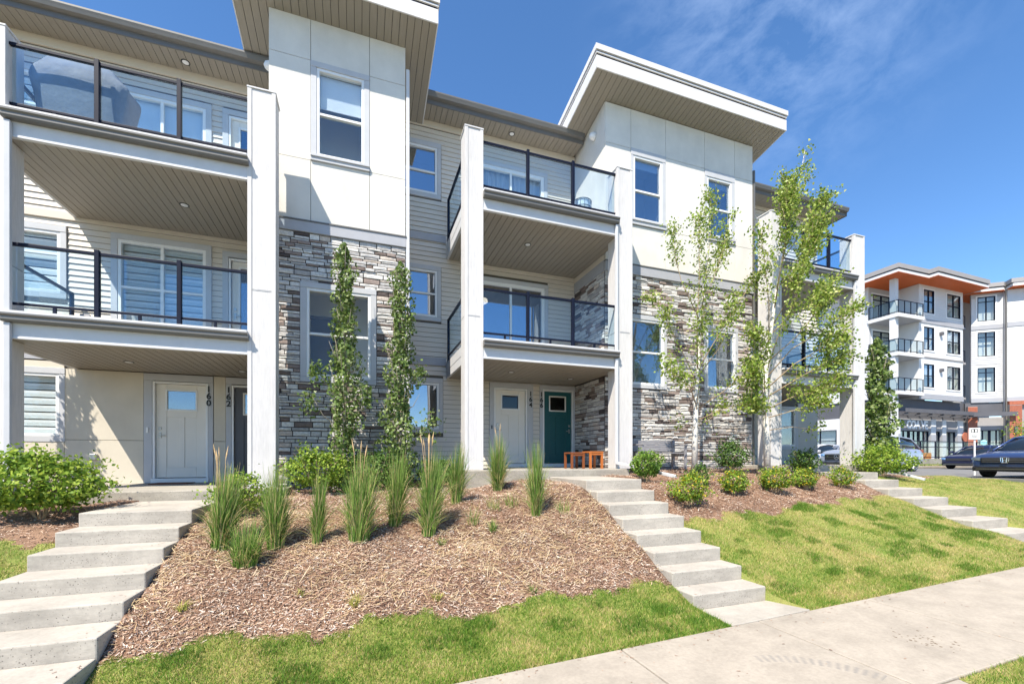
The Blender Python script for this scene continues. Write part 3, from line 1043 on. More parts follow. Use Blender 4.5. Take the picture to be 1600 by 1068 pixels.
# east gable end and rear, so the row is solid
MB().box(15.9, W + 0.205, -0.9, 16.08, 22, 8.85).build('wall', M['siding'], house)
MB().box(-14, 21.8, -0.9, 15.895, 22, 8.6).build('wall', M['siding'], house)
MB().box(-14, W + 0.205, -0.9, -13.8, 21.795, 8.6).build('wall', M['siding'], house)


def siding(fr, a0, a1, z0, z1, holes, parent, b=0.02, pitch=0.125, limit=True):
    out = []
    n = max(1, int(round((z1 - z0) / pitch)))
    h = (z1 - z0) / n
    for k in range(n):
        z = z0 + k * h
        for s0, s1 in spans(a0, a1, z, z + h, holes):
            out.append((fr, s0, s1, z, h, b))
    return out


TR = 0.115


def grow(hs, g=TR):
    return [(h[0] - g, h[1] + g, h[2] - g, h[3] + g) for h in hs]


SB = []
SB += siding(FW, -9.0, -1.76, 2.20, 8.40, grow(H_L), house)
SB += siding(FW, 1.0, 6.02, -0.55, 8.70, grow(H_M), house)
SB += siding(FW, 11.06, 16.08, 2.25, 8.70, grow(H_R), house)


def siding_rank(q):
    fr, s0, s1, z, h, b = q
    ca = min(max(0, s0), s1)
    X = fr[0][0] + ca; Y = fr[0][1]
    vis = 1.0
    if s1 < -5.9 or s0 > 11: vis = 0.02
    return -(min(s1, 99) - max(s0, -6.2)) * h * vis / (X * X + Y * Y + z * z)


SB.sort(key=siding_rank)
rest = MB()
for k, (fr, s0, s1, z, h, b) in enumerate(SB):
    if k < 290:
        inst('siding_board', BOARD, (s0, fr[0][1] + b, z), (s1 - s0, 0.026, h * 0.935), house)
    else:
        y = fr[0][1] + b
        rest.hexa([(s0, y - 0.026, z), (s1, y - 0.026, z), (s1, y, z), (s0, y, z), (s0, y - 0.004, z + h * 0.935), (s1, y - 0.004, z + h * 0.935), (s1, y, z + h * 0.935), (s0, y, z + h * 0.935)])
rs = rest.build('siding_field', M['siding'], house); rs['kind'] = 'stuff'

# trims on the back walls
for q in ((-14, -0.03, 8.41, -1.76, 0.019, 8.62), (1.0, -0.03, 8.71, 6.02, 0.019, 8.87), (11.06, -0.03, 8.71, 16.08, 0.019, 8.84),
          (-9.0, -0.03, 4.93, -1.76, 0.019, 5.09), (3.0, -0.03, 5.24, 6.02, 0.019, 5.36)):
    MB(FW).box(*q).build('frieze_board', M['frieze'], house, bevel=0.005)
for q in ((1.0, -0.035, 5.72, 2.19, 0.018, 5.905), (1.0, -0.035, 2.455, 2.19, 0.018, 2.66), (-14, -0.035, 2.02, -5.62, 0.018, 2.195)):
    MB(FW).box(*q).build('belly_band', M['band'], house, bevel=0.005)


# stucco panels of the left porch wall and of the towers
def panels(fr, acuts, zcuts, skip, matname, th=0.04, b=-0.02, gap=0.008):
    for i in range(len(acuts) - 1):
        for j in range(len(zcuts) - 1):
            if (i, j) in skip: continue
            m = MB(fr)
            m.box(acuts[i] + gap / 2, b, zcuts[j] + gap / 2, acuts[i + 1] - gap / 2, b + th, zcuts[j + 1] - gap / 2)
            m.build('stucco_panel', M[matname], house, bevel=0.004)


panels(FW, [-5.735, -4.395], [-0.55, 0.39, 1.86], (), 'stucco_tan', 0.038)
panels(FW, [-9.0, -7.0], [-0.55, 0.34, 2.0], (), 'stucco_tan', 0.038)
panels(FW, [-7.0, -5.735], [-0.55, 0.345], (), 'stucco_tan', 0.038)
panels(FW, [-7.0, -5.735], [1.86, 2.0], (), 'stucco_tan', 0.038)
panels(FW, [-3.10, -2.86], [-0.55, 0.39, 1.86], (), 'stucco_tan', 0.038)
panels(FW, [11.06, 13.83, 15.07, 16.08], [-0.5, 0.33, 2.0], ((1, 1),), 'stucco_grey', 0.038)

for q in ((-14, -0.018, -0.9, -9.0, 0.019, 8.4), (-7.0, -0.018, 0.36, -6.92, 0.019, 1.85)):
    MB(FW).box(*q).build('stucco_panel', M['stucco_tan'], house)
# ---- towers -----------------------------------------------------------------
H_T1 = [(-0.822, 0.111, 6.282, 8.106), (-1.015, 0.244, 1.697, 3.522)]  # tower numbers below were scaled about the camera to bring the front plane nearer
H_T2 = [(6.887, 7.811, 6.360, 8.058), (9.345, 10.243, 6.341, 8.019), (6.458, 7.872, 1.980, 3.717), (9.336, 10.379, 2.010, 3.678)]
t1, t2 = (-1.707, 0.976), (6.038, 11.043)
# cores
wall_with_holes(FT, t1[0] + 0.01, t1[1] - 0.01, -1.1, 9.03, H_T1, 0.16, 0.022).build('wall', M['mortar'], house)
wall_with_holes(FT, t2[0] + 0.01, t2[1] - 0.01, -0.9, 9.21, H_T2, 0.16, 0.022).build('wall', M['mortar'], house)
panels(FT, [t1[0], -0.936, 0.221, t1[1]], [4.907, 6.155, 8.223, 9.072], ((1, 1),), 'stucco')
panels(FT, [t2[0], 6.809, 7.921, 9.255, 10.355, t2[1]], [5.160, 6.204, 8.214, 9.257], ((1, 1), (3, 1)), 'stucco')


def tower_sides(x0, x1, ztop, zb, z0):
    for x, s in ((x0, 1), (x1, -1)):
        m = MB()
        xa, xb = (x, x + 0.12) if s > 0 else (x - 0.12, x)
        sl = 0.2
        m.hexa([(xa, T + 0.021, zb), (xb, T + 0.021, zb), (xb, 13.4, zb), (xa, 13.4, zb),
                (xa, T + 0.021, ztop + 0.02), (xb, T + 0.021, ztop + 0.02), (xb, 13.4, ztop + 0.02 - sl * (13.4 - T)), (xa, 13.4, ztop + 0.02 - sl * (13.4 - T))])
        m.build('side_wall', M['stucco'], house)
        m = MB(); m.box(xa + 0.012 * s, T + 0.19, z0, xb + 0.012 * s, W, zb - 0.002); m.build('side_wall', M['mortar'], house)


tower_sides(t1[0], t1[1], 9.053, 4.907, -1.0)
tower_sides(t2[0], t2[1], 9.25, 5.16, -0.9)
# grey bands over the stone
for (a0, a1, z0, z1) in ((t1[0], t1[1], 4.653, 4.897), (t2[0], t2[1], 4.878, 5.151)):
    m = MB(FT); m.box(a0 - 0.01, -0.05, z0, a1 + 0.01, 0.02, z1 - 0.03); m.build('belly_band', M['band'], house, bevel=0.005)
    m = MB(FT); m.box(a0 - 0.02, -0.065, z1 - 0.029, a1 + 0.02, 0.02, z1 - 0.002); m.build('flashing', M['gutter'], house)
m = MB(); m.box(6.003, T + 0.022, 4.88, 6.04, W - 0.002, 5.15); m.build('belly_band', M['band'], house)
m = MB(); m.box(6.0, T + 0.03, 5.152, 6.04, W - 0.002, 5.286); m.build('frieze_board', M['frieze'], house)

TG1 = [(-1.136, 0.363, 1.580, 3.643)]
TG2 = [(6.341, 7.965, 1.873, 3.839), (9.248, 10.477, 1.902, 3.795)]
FS2 = frame((6.038, W), (0, -1))                              # tower 2 west wall, seen in the middle porch
jobs = [(FT, 0.022, stone_layout(t1[0], t1[1], -0.64, 4.653, TG1, 1)),
        (FT, 0.022, stone_layout(t2[0], t2[1], -0.22, 4.877, TG2, 2)),
        (FS2, 0.012, stone_layout(0.02, 1.63, 2.22, 4.88, [], 3) + stone_layout(0.02, 1.63, -0.18, 2.12, [], 4))]
stone_field(jobs, house, 298)
m = MB(FT); m.box(t1[0], -0.03, -1.1, t1[1], 0.02, -0.645); m.box(t2[0], -0.03, -0.9, t2[1], 0.02, -0.225)
m.build('plinth', M['plinth'], house)

# windows
window(FT, *H_T1[0], house, pane='pane', rail=7.170, trim=(0.114, 0.109, 0.115, 0.127), sill=True, blind=('roller', 7.4))
w = window(FT, *H_T1[1], house, pane='pane_clear', rail=2.590, trim=(0.119, 0.117, 0.117, 0.112), depth=1.15)
q = MB(FT); q.box(-0.99, 0.55, 1.45, -0.40, 0.75, 3.05); q.box(-1.0, 0.53, 3.051, -0.37, 0.77, 3.12); q.build('wardrobe', M['room_dark'], w)
window(FT, *H_T2[0], house, pane='pane_mid', rail=7.15, trim=(0.076, 0.107, 0.176, 0.146), sill=True, blind=('roller', 7.85))
window(FT, *H_T2[1], house, pane='pane_mid', rail=7.15, trim=(0.088, 0.109, 0.185, 0.127), sill=True, blind=('roller', 7.85))
window(FT, *H_T2[2], house, pane='pane_mid', rail=2.848, trim=(0.11, 0.09, 0.12, 0.10))
window(FT, *H_T2[3], house, pane='pane_mid', rail=2.848, trim=(0.085, 0.10, 0.12, 0.10))
for h, rl, bl in ((H_L[0], 4.2, ('zebra', 3.5)), (H_L[1], None, ('zebra', 0.52)), (H_L[2], 7.2, ('zebra', 6.6))):
    window(FW, *h, house, rail=rl, trim=(0.11, 0.10, 0.125, 0.115), b=0.0, blind=bl, pane='pane_clear')
window(FW, *H_L[3], house, rail=[3.68], mull=[-4.07], trim=(0.115, 0.115, 0.12, 0.1), blind=('zebra', 2.7), frm=0.06)
window(FW, *H_L[5], house, mull=[-4.07], trim=(0.115, 0.115, 0.12, 0.1), blind=('roller', 6.9), frm=0.06)
window(FW, *H_M[0], house, pane='pane_blue', rail=7.54, trim=(0.1, 0.10, 0.125, 0.115))
window(FW, *H_M[1], house, pane='pane_blue', rail=4.34, trim=(0.1, 0.10, 0.12, 0.11), blind=None)
window(FW, *H_M[2], house, pane='pane_blue', rail=None, trim=(0.1, 0.10, 0.13, 0.10))
w = window(FW, *H_M[3], house, pane='pane_blue', room='room_dark', mull=[4.03], trim=(0.11, 0.11, 0.11, 0.05), frm=0.09, depth=2.6)
lampm, nt, bs, out = new_mat('lamp_glow')
bs.inputs['Base Color'].default_value = (0.8, 0.6, 0.4, 1)
bs.inputs['Emission Color'].default_value = (1.0, 0.62, 0.34, 1); bs.inputs['Emission Strength'].default_value = 2.2
M['lamp_glow'] = lampm
q = MB(FW); q.lathe((3.42, 0.9, 4.62), [(0.03, 0.10), (0.17, 0.08), (0.19, 0.0), (0.12, -0.05), (0.02, -0.06)], 16)
q.build('ceiling_lamp', M['lamp_glow'], w, smooth=True)
q = MB(FW)
for a, z in ((4.72, 3.30), (4.86, 3.42)):
    q.lathe((a, 1.6, z), [(0.02, 0.12), (0.06, 0.08), (0.07, 0.0), (0.03, -0.08)], 12)
q.build('pendant_lamp', M['lamp_glow'], w, smooth=True)
window(FW, *H_M[4], house, mull=[4.03], trim=(0.11, 0.11, 0.11, 0.05), frm=0.09, blind=('curtain', 5.8))
window(FW, *H_R[0], house, mull=[13.1], trim=(0.1, 0.1, 0.12, 0.1))
window(FW, *H_R[1], house, mull=[13.4], trim=(0.1, 0.1, 0.12, 0.1), blind=('roller', 7.2))
window(FW, *H_R[2], house, rail=1.15, trim=(0.12, 0.12, 0.12, 0.12))

# ---- entrance and balcony doors ------------------------------------------------


def door(fr, a0, a1, z0, z1, matname, side, glass_z, parent, pane='pane_mid', sill=0.10, gl_inset=0.19, halfglass=False):
    """a0..a1 outer edge of the white jamb"""
    f = MB(fr)
    f.box(a0, -0.03, z0 + sill, a0 + 0.042, 0.15, z1); f.box(a1 - 0.042, -0.03, z0 + sill, a1, 0.15, z1)
    f.box(a0 + 0.042, -0.03, z1 - 0.045, a1 - 0.042, 0.15, z1)
    f.box(a0 - 0.02, -0.07, z0, a1 + 0.02, 0.15, z0 + sill - 0.002)
    d0, d1, y = a0 + 0.046, a1 - 0.046, 0.035
    D = MB(fr)
    zb, zt = z0 + sill + 0.012, z1 - 0.05
    gz0_, gz1_ = glass_z
    g0, g1 = d0 + gl_inset, d1 - gl_inset
    D.box(d0, y, zb, g0, y + 0.045, zt); D.box(g1, y, zb, d1, y + 0.045, zt)
    D.box(g0, y, gz1_, g1, y + 0.045, zt)
    if not halfglass:
        D.box(g0, y, gz0_ - 0.16, g1, y + 0.045, gz0_)
        pz0, pz1 = zb + 0.22, gz0_ - 0.16
        mid = (g0 + g1) / 2
        D.box(g0, y, zb, g1, y + 0.045, pz0); D.box(mid - 0.055, y, pz0, mid + 0.055, y + 0.045, pz1)
        D.box(g0, y + 0.012, pz0, mid - 0.055, y + 0.04, pz1); D.box(mid + 0.055, y + 0.012, pz0, g1, y + 0.04, pz1)
    else:
        D.box(g0, y, zb, g1, y + 0.045, gz0_)
    o = D.build('door', M[matname], parent, bevel=0.006)
    f.build('door_frame', M['white'], o, bevel=0.004)
    q = MB(fr); q.ring(g0 - 0.02, gz0_ - 0.02, g1 + 0.02, gz1_ + 0.02, 0.035, y - 0.014, y + 0.02)
    q.build('glass_frame', M['door_white' if matname != 'door_white' else 'white'], o, bevel=0.004)
    q = MB(fr); q.box(g0, y + 0.02, gz0_, g1, y + 0.026, gz1_); q.build('door_window', M[pane], o)
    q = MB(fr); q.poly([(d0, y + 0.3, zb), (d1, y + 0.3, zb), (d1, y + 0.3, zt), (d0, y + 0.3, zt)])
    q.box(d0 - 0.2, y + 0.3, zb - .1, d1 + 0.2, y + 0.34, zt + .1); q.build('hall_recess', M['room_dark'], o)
    hx = d0 + 0.07 if side < 0 else d1 - 0.07
    hz = zb + 0.93
    q = MB(fr)
    q.box(hx - 0.025, y - 0.016, hz - 0.06, hx + 0.025, y, hz + 0.06)
    q.box(hx - (0.0 if side < 0 else 0.11), y - 0.055, hz - 0.012, hx + (0.11 if side < 0 else 0.0), y - 0.035, hz + 0.012)
    q.box(hx - 0.011, y - 0.05, hz - 0.011, hx + 0.011, y - 0.016, hz + 0.011)
    q.box(hx - 0.028, y - 0.022, hz + 0.12, hx + 0.028, y, hz + 0.18)
    q.build('handle', M['metal'], o, bevel=0.003)
    return o


door(FW, -4.235, -3.205, -0.53, 1.69, 'door_white', -1, (1.08, 1.51), house)
door(FW, -2.745, -1.72, -0.53, 1.68, 'door_dark', 1, (1.02, 1.50), house)
door(FW, 3.53, 4.51, -0.24, 1.965, 'door_white', -1, (1.39, 1.785), house, pane='pane_clear')
door(FW, 4.995, 5.97, -0.24, 1.99, 'door_teal', 1, (1.39, 1.80), house, pane='pane_clear')
door(FW, -2.80, -1.86, 2.24, 4.58, 'door_white', -1, (2.75, 4.40), house, halfglass=True, gl_inset=0.16)
door(FW, -2.80, -1.86, 5.40, 7.83, 'door_white', -1, (5.9, 7.62), house, halfglass=True, gl_inset=0.16)
door(FW, 11.88, 12.82, -0.19, 2.0, 'door_dark', 1, (1.4, 1.8), house)
for q in ((-4.39, -0.034, -0.53, -4.24, 0.018, 1.70),
          (-3.20, -0.034, -0.53, -3.105, 0.018, 1.70),
          (-4.39, -0.04, 1.702, -3.105, 0.018, 1.85),
          (-2.855, -0.034, -0.53, -2.75, 0.018, 1.70),
          (-2.855, -0.04, 1.702, -1.76, 0.018, 1.85),
          (3.40, -0.034, -0.24, 3.525, 0.018, 1.97),
          (4.515, -0.034, -0.24, 4.69, 0.018, 1.97),
          (3.40, -0.04, 1.972, 4.69, 0.018, 2.11),
          (4.90, -0.034, -0.24, 4.99, 0.018, 1.99),
          (5.975, -0.034, -0.24, 6.02, 0.018, 1.99),
          (4.90, -0.04, 1.992, 6.02, 0.018, 2.11),
          (-2.925, -0.034, 2.24, -2.805, 0.018, 4.60),
          (-2.925, -0.04, 4.602, -1.76, 0.018, 4.72),
          (-2.925, -0.034, 5.40, -2.805, 0.018, 7.85),
          (-2.925, -0.04, 7.852, -1.76, 0.018, 7.97)):
    MB(FW).box(*q).build('casing', M['trim'], house, bevel=0.004)


# house numbers, one figure over the other


def numbers(txt, a, ztop, size):
    for k, ch in enumerate(txt):
        cu = bpy.data.curves.new('house_number', 'FONT')
        cu.body = ch; cu.size = size * 1.38; cu.extrude = 0.008; cu.align_x = 'CENTER'; cu.offset = 0.004
        tmp = bpy.data.objects.new('tmp', cu)
        me = bpy.data.meshes.new_from_object(tmp)
        bpy.data.objects.remove(tmp)
        me.name = 'house_number'
        me.materials.clear(); me.materials.append(M['black'])
        o = bpy.data.objects.new('house_number', me); COL.objects.link(o)
        o.location = (a, W - 0.046, ztop - size - k * size * 1.16)
        o.rotation_euler = (math.radians(90), 0, 0)
        put(o, house)


numbers('160', -3.185, 1.635, 0.135)
numbers('162', -2.80, 1.635, 0.135)
numbers('164', 4.61, 1.91, 0.135)
numbers('166', 4.945, 1.91, 0.135)
m = MB(FW); m.box(-4.34, -0.06, 0.56, -4.30, -0.034, 0.68); m.build('doorbell', M['white'], house, bevel=0.006)
m = MB(FW); m.box(3.445, -0.055, 0.82, 3.475, -0.034, 0.92); m.build('doorbell', M['black'], house, bevel=0.006)


def outlet(fr, a, z, matname):
    m = MB(fr); m.box(a - 0.065, -0.06, z - 0.07, a + 0.065, -0.02, z + 0.07); m.box(a - 0.055, -0.10, z - 0.06, a + 0.055, -0.06, z + 0.075)
    m.build('outlet_cover', M[matname], house, bevel=0.012)


outlet(FW, -5.244, 0.03, 'metal')
outlet(FW, 13.35, 0.0, 'apt_dark')


# ---- columns -------------------------------------------------------------------
def column(x0, x1, z0, ztop, zj):
    y0, y1 = BF, BF + 0.42
    m = MB()
    m.box(x0, y0, z0, x1, y1, zj - 0.004); m.box(x0, y0, zj + 0.004, x1, y1, ztop)
    o = m.build('column', M['column'], house, bevel=0.006)
    e = 0.055
    t = MB()
    for (a, b) in ((x0 - 0.012, x0 + e), (x1 - e, x1 + 0.012)):
        t.box(a, y0 - 0.012, z0, b, y0 - 0.001, ztop + 0.002)
    t.box(x0 - 0.012, y0 - 0.001, z0, x0 - 0.001, y0 + e, ztop + 0.002); t.box(x1 + 0.001, y0 - 0.001, z0, x1 + 0.012, y0 + e, ztop + 0.002)
    t.build('corner_board', M['column'], o, bevel=0.003)
    t = MB(); t.box(x0 - 0.02, y0 - 0.02, ztop + 0.003, x1 + 0.02, y1 + 0.02, ztop + 0.03); t.build('column_cap', M['fascia'], o, bevel=0.004)
    t = MB(); t.box(x0 - 0.004, y0 - 0.006, zj - 0.012, x1 + 0.004, y0 - 0.002, zj + 0.0); t.build('joint_strip', M['trim'], o)
    return o


column(-5.62, -5.175, -0.53, 6.69, 3.05)
column(-1.875, -1.445, -0.53, 6.67, 3.05)
column(2.115, 2.49, -0.24, 6.98, 3.02)
column(5.81, 6.21, -0.24, 6.92, 3.02)
column(10.69, 11.06, -0.19, 6.80, 3.3)
column(14.02, 14.46, -0.19, 6.70, 3.1)


# ---- balconies -----------------------------------------------------------------
SOFF_N = [0]


def soffit_boards(x0, x1, yf, yb, zf, zb, parent, pitch=0.143):
    """boards running front to back under a deck or an eave"""
    n = max(1, int(round((x1 - x0) / pitch)))
    w = (x1 - x0) / n
    back = MB(); back.hexa([(x0, yf, zf + 0.014), (x1, yf, zf + 0.014), (x1, yb, zb + 0.014), (x0, yb, zb + 0.014),
                            (x0, yf, zf + 0.03), (x1, yf, zf + 0.03), (x1, yb, zb + 0.03), (x0, yb, zb + 0.03)])
    s = back.build('soffit', M['groove'], parent)
    me = None
    for k in range(n):
        if me is None:
            m = MB(); g = 0.005
            m.hexa([(g, yf, zf), (w - g, yf, zf), (w - g, yb, zb), (g, yb, zb), (g, yf, zf + 0.013), (w - g, yf, zf + 0.013), (w - g, yb, zb + 0.013), (g, yb, zb + 0.013)])
            me = m.mesh('soffit_board', M['soffit'])
        inst('soffit_board', me, (x0 + k * w, 0, 0), (1, 1, 1), s)
        SOFF_N[0] += 1
    return s


def downlight(x, y, z, parent):
    m = MB(); m.lathe((x, y, z), [(0.062, 0.0), (0.062, -0.008), (0.045, -0.012), (0.045, 0.0)], 20); o = m.build('downlight', M['white'], parent, smooth=False)
    m = MB(); m.lathe((x, y, z), [(0.085, 0.0), (0.085, -0.006), (0.063, -0.0065), (0.063, 0.0)], 20); m.build('light_trim', M['black'], o)
    m = MB(); m.lathe((x, y, z), [(0.044, 0.0), (0.044, -0.0125)], 16); m.build('light_lens', M['sign_white'], o)


def balcony(x0, x1, bx0, bx1, zb, label_side, retx=None, posts=(), gut=(None, None), railing=True, lights=()):
    """zb: underside of the front beam; bx0..bx1 the beam between the columns"""
    zd = zb + 0.392                                         # deck top
    d = MB(); d.box(x0, BF + 0.06, zb + 0.20, x1, W - 0.002, zd)
    deck = d.build('balcony', M['beam'], house)
    m = MB(); m.box(bx0, BF, zb, bx1, BF + 0.055, zb + 0.40); m.box(bx0, BF - 0.012, zb, bx1, BF - 0.001, zb + 0.035)
    m.build('beam', M['beam'], deck, bevel=0.004)
    g0, g1 = gut[0] if gut[0] is not None else bx0, gut[1] if gut[1] is not None else bx1
    m = MB(); yg = BF - 0.13
    prof = [(BF - 0.002, zb + 0.245), (yg + 0.03, zb + 0.245), (yg + 0.012, zb + 0.275), (yg + 0.012, zb + 0.32), (yg - 0.012, zb + 0.345), (yg - 0.012, zb + 0.372), (yg + 0.004, zb + 0.372), (yg + 0.004, zb + 0.352), (BF - 0.002, zb + 0.33)]
    n = len(prof)
    i0 = [m.p(g0, y, z) for y, z in prof]; i1 = [m.p(g1, y, z) for y, z in prof]
    for k in range(n):
        m.f.append([i0[k], i1[k], i1[(k + 1) % n], i0[(k + 1) % n]]); m.m.append(0)
    m.f.append(i0); m.f.append(i1[::-1]); m.m += [0, 0]
    m.build('gutter', M['gutter'], deck, fix=True)
    m = MB(); m.box(bx0, BF - 0.115, zb + 0.374, bx1, W - 0.01, zb + 0.415); m.build('deck_edge', M['fascia'], deck)
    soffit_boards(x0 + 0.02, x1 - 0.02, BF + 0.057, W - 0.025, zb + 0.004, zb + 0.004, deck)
    # side returns of the deck
    if retx is not None:
        m = MB(); xa = retx - 0.03
        m.box(xa, BF + 0.43, zb, xa + 0.06, W - 0.03, zb + 0.42); m.build('side_beam', M['beam'], deck, bevel=0.004)
    for lx, ly in lights:
        downlight(lx, ly, zb + 0.004, deck)
    # railing
    yr = BF + 0.10
    zt, zl = zb + 1.535, zb + 0.575
    r = MB()
    r.box(bx0, yr - 0.028, zt - 0.05, bx1, yr + 0.028, zt)
    r.box(bx0, yr - 0.02, zl - 0.02, bx1, yr + 0.02, zl + 0.02)
    rail = r.build('railing', M['rail'], deck, bevel=0.006)
    for px in posts:
        MB().box(px - 0.032, yr - 0.05, zb + 0.40, px + 0.032, yr - 0.03, zt + 0.035).box(px - 0.03, yr - 0.029, zb + 0.417, px + 0.03, yr + 0.029, zt + 0.03).build('post', M['rail'], rail, bevel=0.004)
    cuts = [bx0 + 0.03] + [q for p in posts for q in (p - 0.036, p + 0.036)] + [bx1 - 0.03]
    for k in range(0, len(cuts), 2):
        MB().box(cuts[k], yr - 0.004, zl + 0.021, cuts[k + 1], yr + 0.004, zt - 0.051).build('glass_panel', M['rail_glass'], rail)
        c = (cuts[k] + cuts[k + 1]) / 2
        MB().box(c - 0.02, yr - 0.018, zb + 0.416, c + 0.02, yr + 0.018, zl - 0.021).build('rail_foot', M['rail'], rail)
    if retx is not None:
        r = MB()
        r.box(retx - 0.028, BF + 0.43, zt - 0.05, retx + 0.028, W - 0.12, zt); r.box(retx - 0.02, BF + 0.43, zl - 0.02, retx + 0.02, W - 0.12, zl + 0.02)
        r.box(retx - 0.03, W - 0.18, zd - 0.1, retx + 0.03, W - 0.12, zt + 0.004)
        r.build('side_rail', M['rail'], rail, bevel=0.005)
        MB().box(retx - 0.004, BF + 0.45, zl + 0.021, retx + 0.004, W - 0.19, zt - 0.051).build('glass_panel', M['rail_glass'], rail)
    return deck


balcony(-5.60, -1.77, -5.172, -1.878, 1.865, 'l', -5.55, (-4.072, -2.938), (-5.172, -1.86), lights=((-4.2, 10.45), (-2.35, 10.75)))
balcony(-5.60, -1.77, -5.172, -1.878, 5.00, 'l', -5.55, (-4.072, -2.938), (-5.172, -1.86), lights=((-3.25, 10.3),))
balcony(2.20, 6.02, 2.493, 5.807, 2.13, 'm', 2.235, (3.555, 4.67), (2.493, 5.80), lights=((3.55, 10.2), (5.35, 10.55)))
balcony(2.20, 6.02, 2.493, 5.807, 5.29, 'm', 2.235, (3.555, 4.67), (2.493, 5.80), lights=((3.95, 10.1),))
balcony(11.06, 14.44, 11.063, 14.017, 2.09, 'r', 14.40, (12.05, 13.06), (11.063, 14.03))
balcony(11.06, 14.44, 11.063, 14.017, 5.06, 'r', 14.40, (12.05, 13.06), (11.063, 14.03), lights=())

# porch slabs
for (a, b, z) in ((-5.75, -1.2, -0.53), (2.0, 5.88, -0.24), (10.6, 14.62, -0.19)):
    MB().box(a, 8.605, z - 0.75, b, W + 0.015, z).build('porch_slab', M['slab'], house, bevel=0.015)


# ---- eaves and main roof ---------------------------------------------------------
def eave(x0, x1, zs, ret_end=False, lights=()):
    ye = 11.0
    m = MB()
    m.hexa([(x0, ye + 0.02, zs + 0.032), (x1, ye + 0.02, zs + 0.032), (x1, 21.95, zs + 0.032), (x0, 21.95, zs + 0.032),
            (x0, ye + 0.02, zs + 0.20), (x1, ye + 0.02, zs + 0.20), (x1, 21.95, zs + 1.6), (x0, 21.95, zs + 1.6)])
    r = m.build('roof', M['roofing'], house)
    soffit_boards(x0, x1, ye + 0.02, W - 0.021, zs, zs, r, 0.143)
    m = MB()
    prof = [(ye + 0.018, zs - 0.015), (ye - 0.005, zs - 0.015), (ye - 0.005, zs + 0.09), (ye - 0.10, zs + 0.115), (ye - 0.115, zs + 0.16), (ye - 0.13, zs + 0.20), (ye - 0.13, zs + 0.235), (ye - 0.115, zs + 0.235), (ye - 0.10, zs + 0.19), (ye + 0.018, zs + 0.19)]
    n = len(prof)
    i0 = [m.p(x0, y, z) for y, z in prof]; i1 = [m.p(x1, y, z) for y, z in prof]
    for k in range(n):
        m.f.append([i0[k], i1[k], i1[(k + 1) % n], i0[(k + 1) % n]]); m.m.append(0)
    m.f.append(i0); m.f.append(i1[::-1]); m.m += [0, 0]
    m.build('gutter', M['gutter'], r, fix=True)
    MB().box(x0, ye - 0.05, zs + 0.237, x1, ye + 0.2, zs + 0.25).build('drip_edge', M['fascia'], r)
    if ret_end:
        MB().hexa([(x1 + 0.002, ye - 0.02, zs - 0.015), (x1 + 0.03, ye - 0.02, zs - 0.015), (x1 + 0.03, 21.95, zs - 0.015), (x1 + 0.002, 21.95, zs - 0.015),
                   (x1 + 0.002, ye - 0.02, zs + 0.21), (x1 + 0.03, ye - 0.02, zs + 0.21), (x1 + 0.03, 21.95, zs + 1.62), (x1 + 0.002, 21.95, zs + 1.62)]).build('barge_board', M['gutter'], r)
    for lx, ly in lights:
        downlight(lx, ly, zs, r)
    return r


eave(-7.2, -1.80, 8.60, lights=((-3.55, 11.32),))
MB().hexa([(-14, 11.02, 8.63), (-7.205, 11.02, 8.63), (-7.205, 21.95, 8.63), (-14, 21.95, 8.63), (-14, 11.02, 8.8), (-7.205, 11.02, 8.8), (-7.205, 21.95, 10.2), (-14, 21.95, 10.2)]).build('roof', M['roofing'], house)
eave(1.02, 5.97, 8.87, lights=((3.95, 11.3),))
eave(11.08, 16.70, 8.80, True, lights=((12.35, 11.3),))


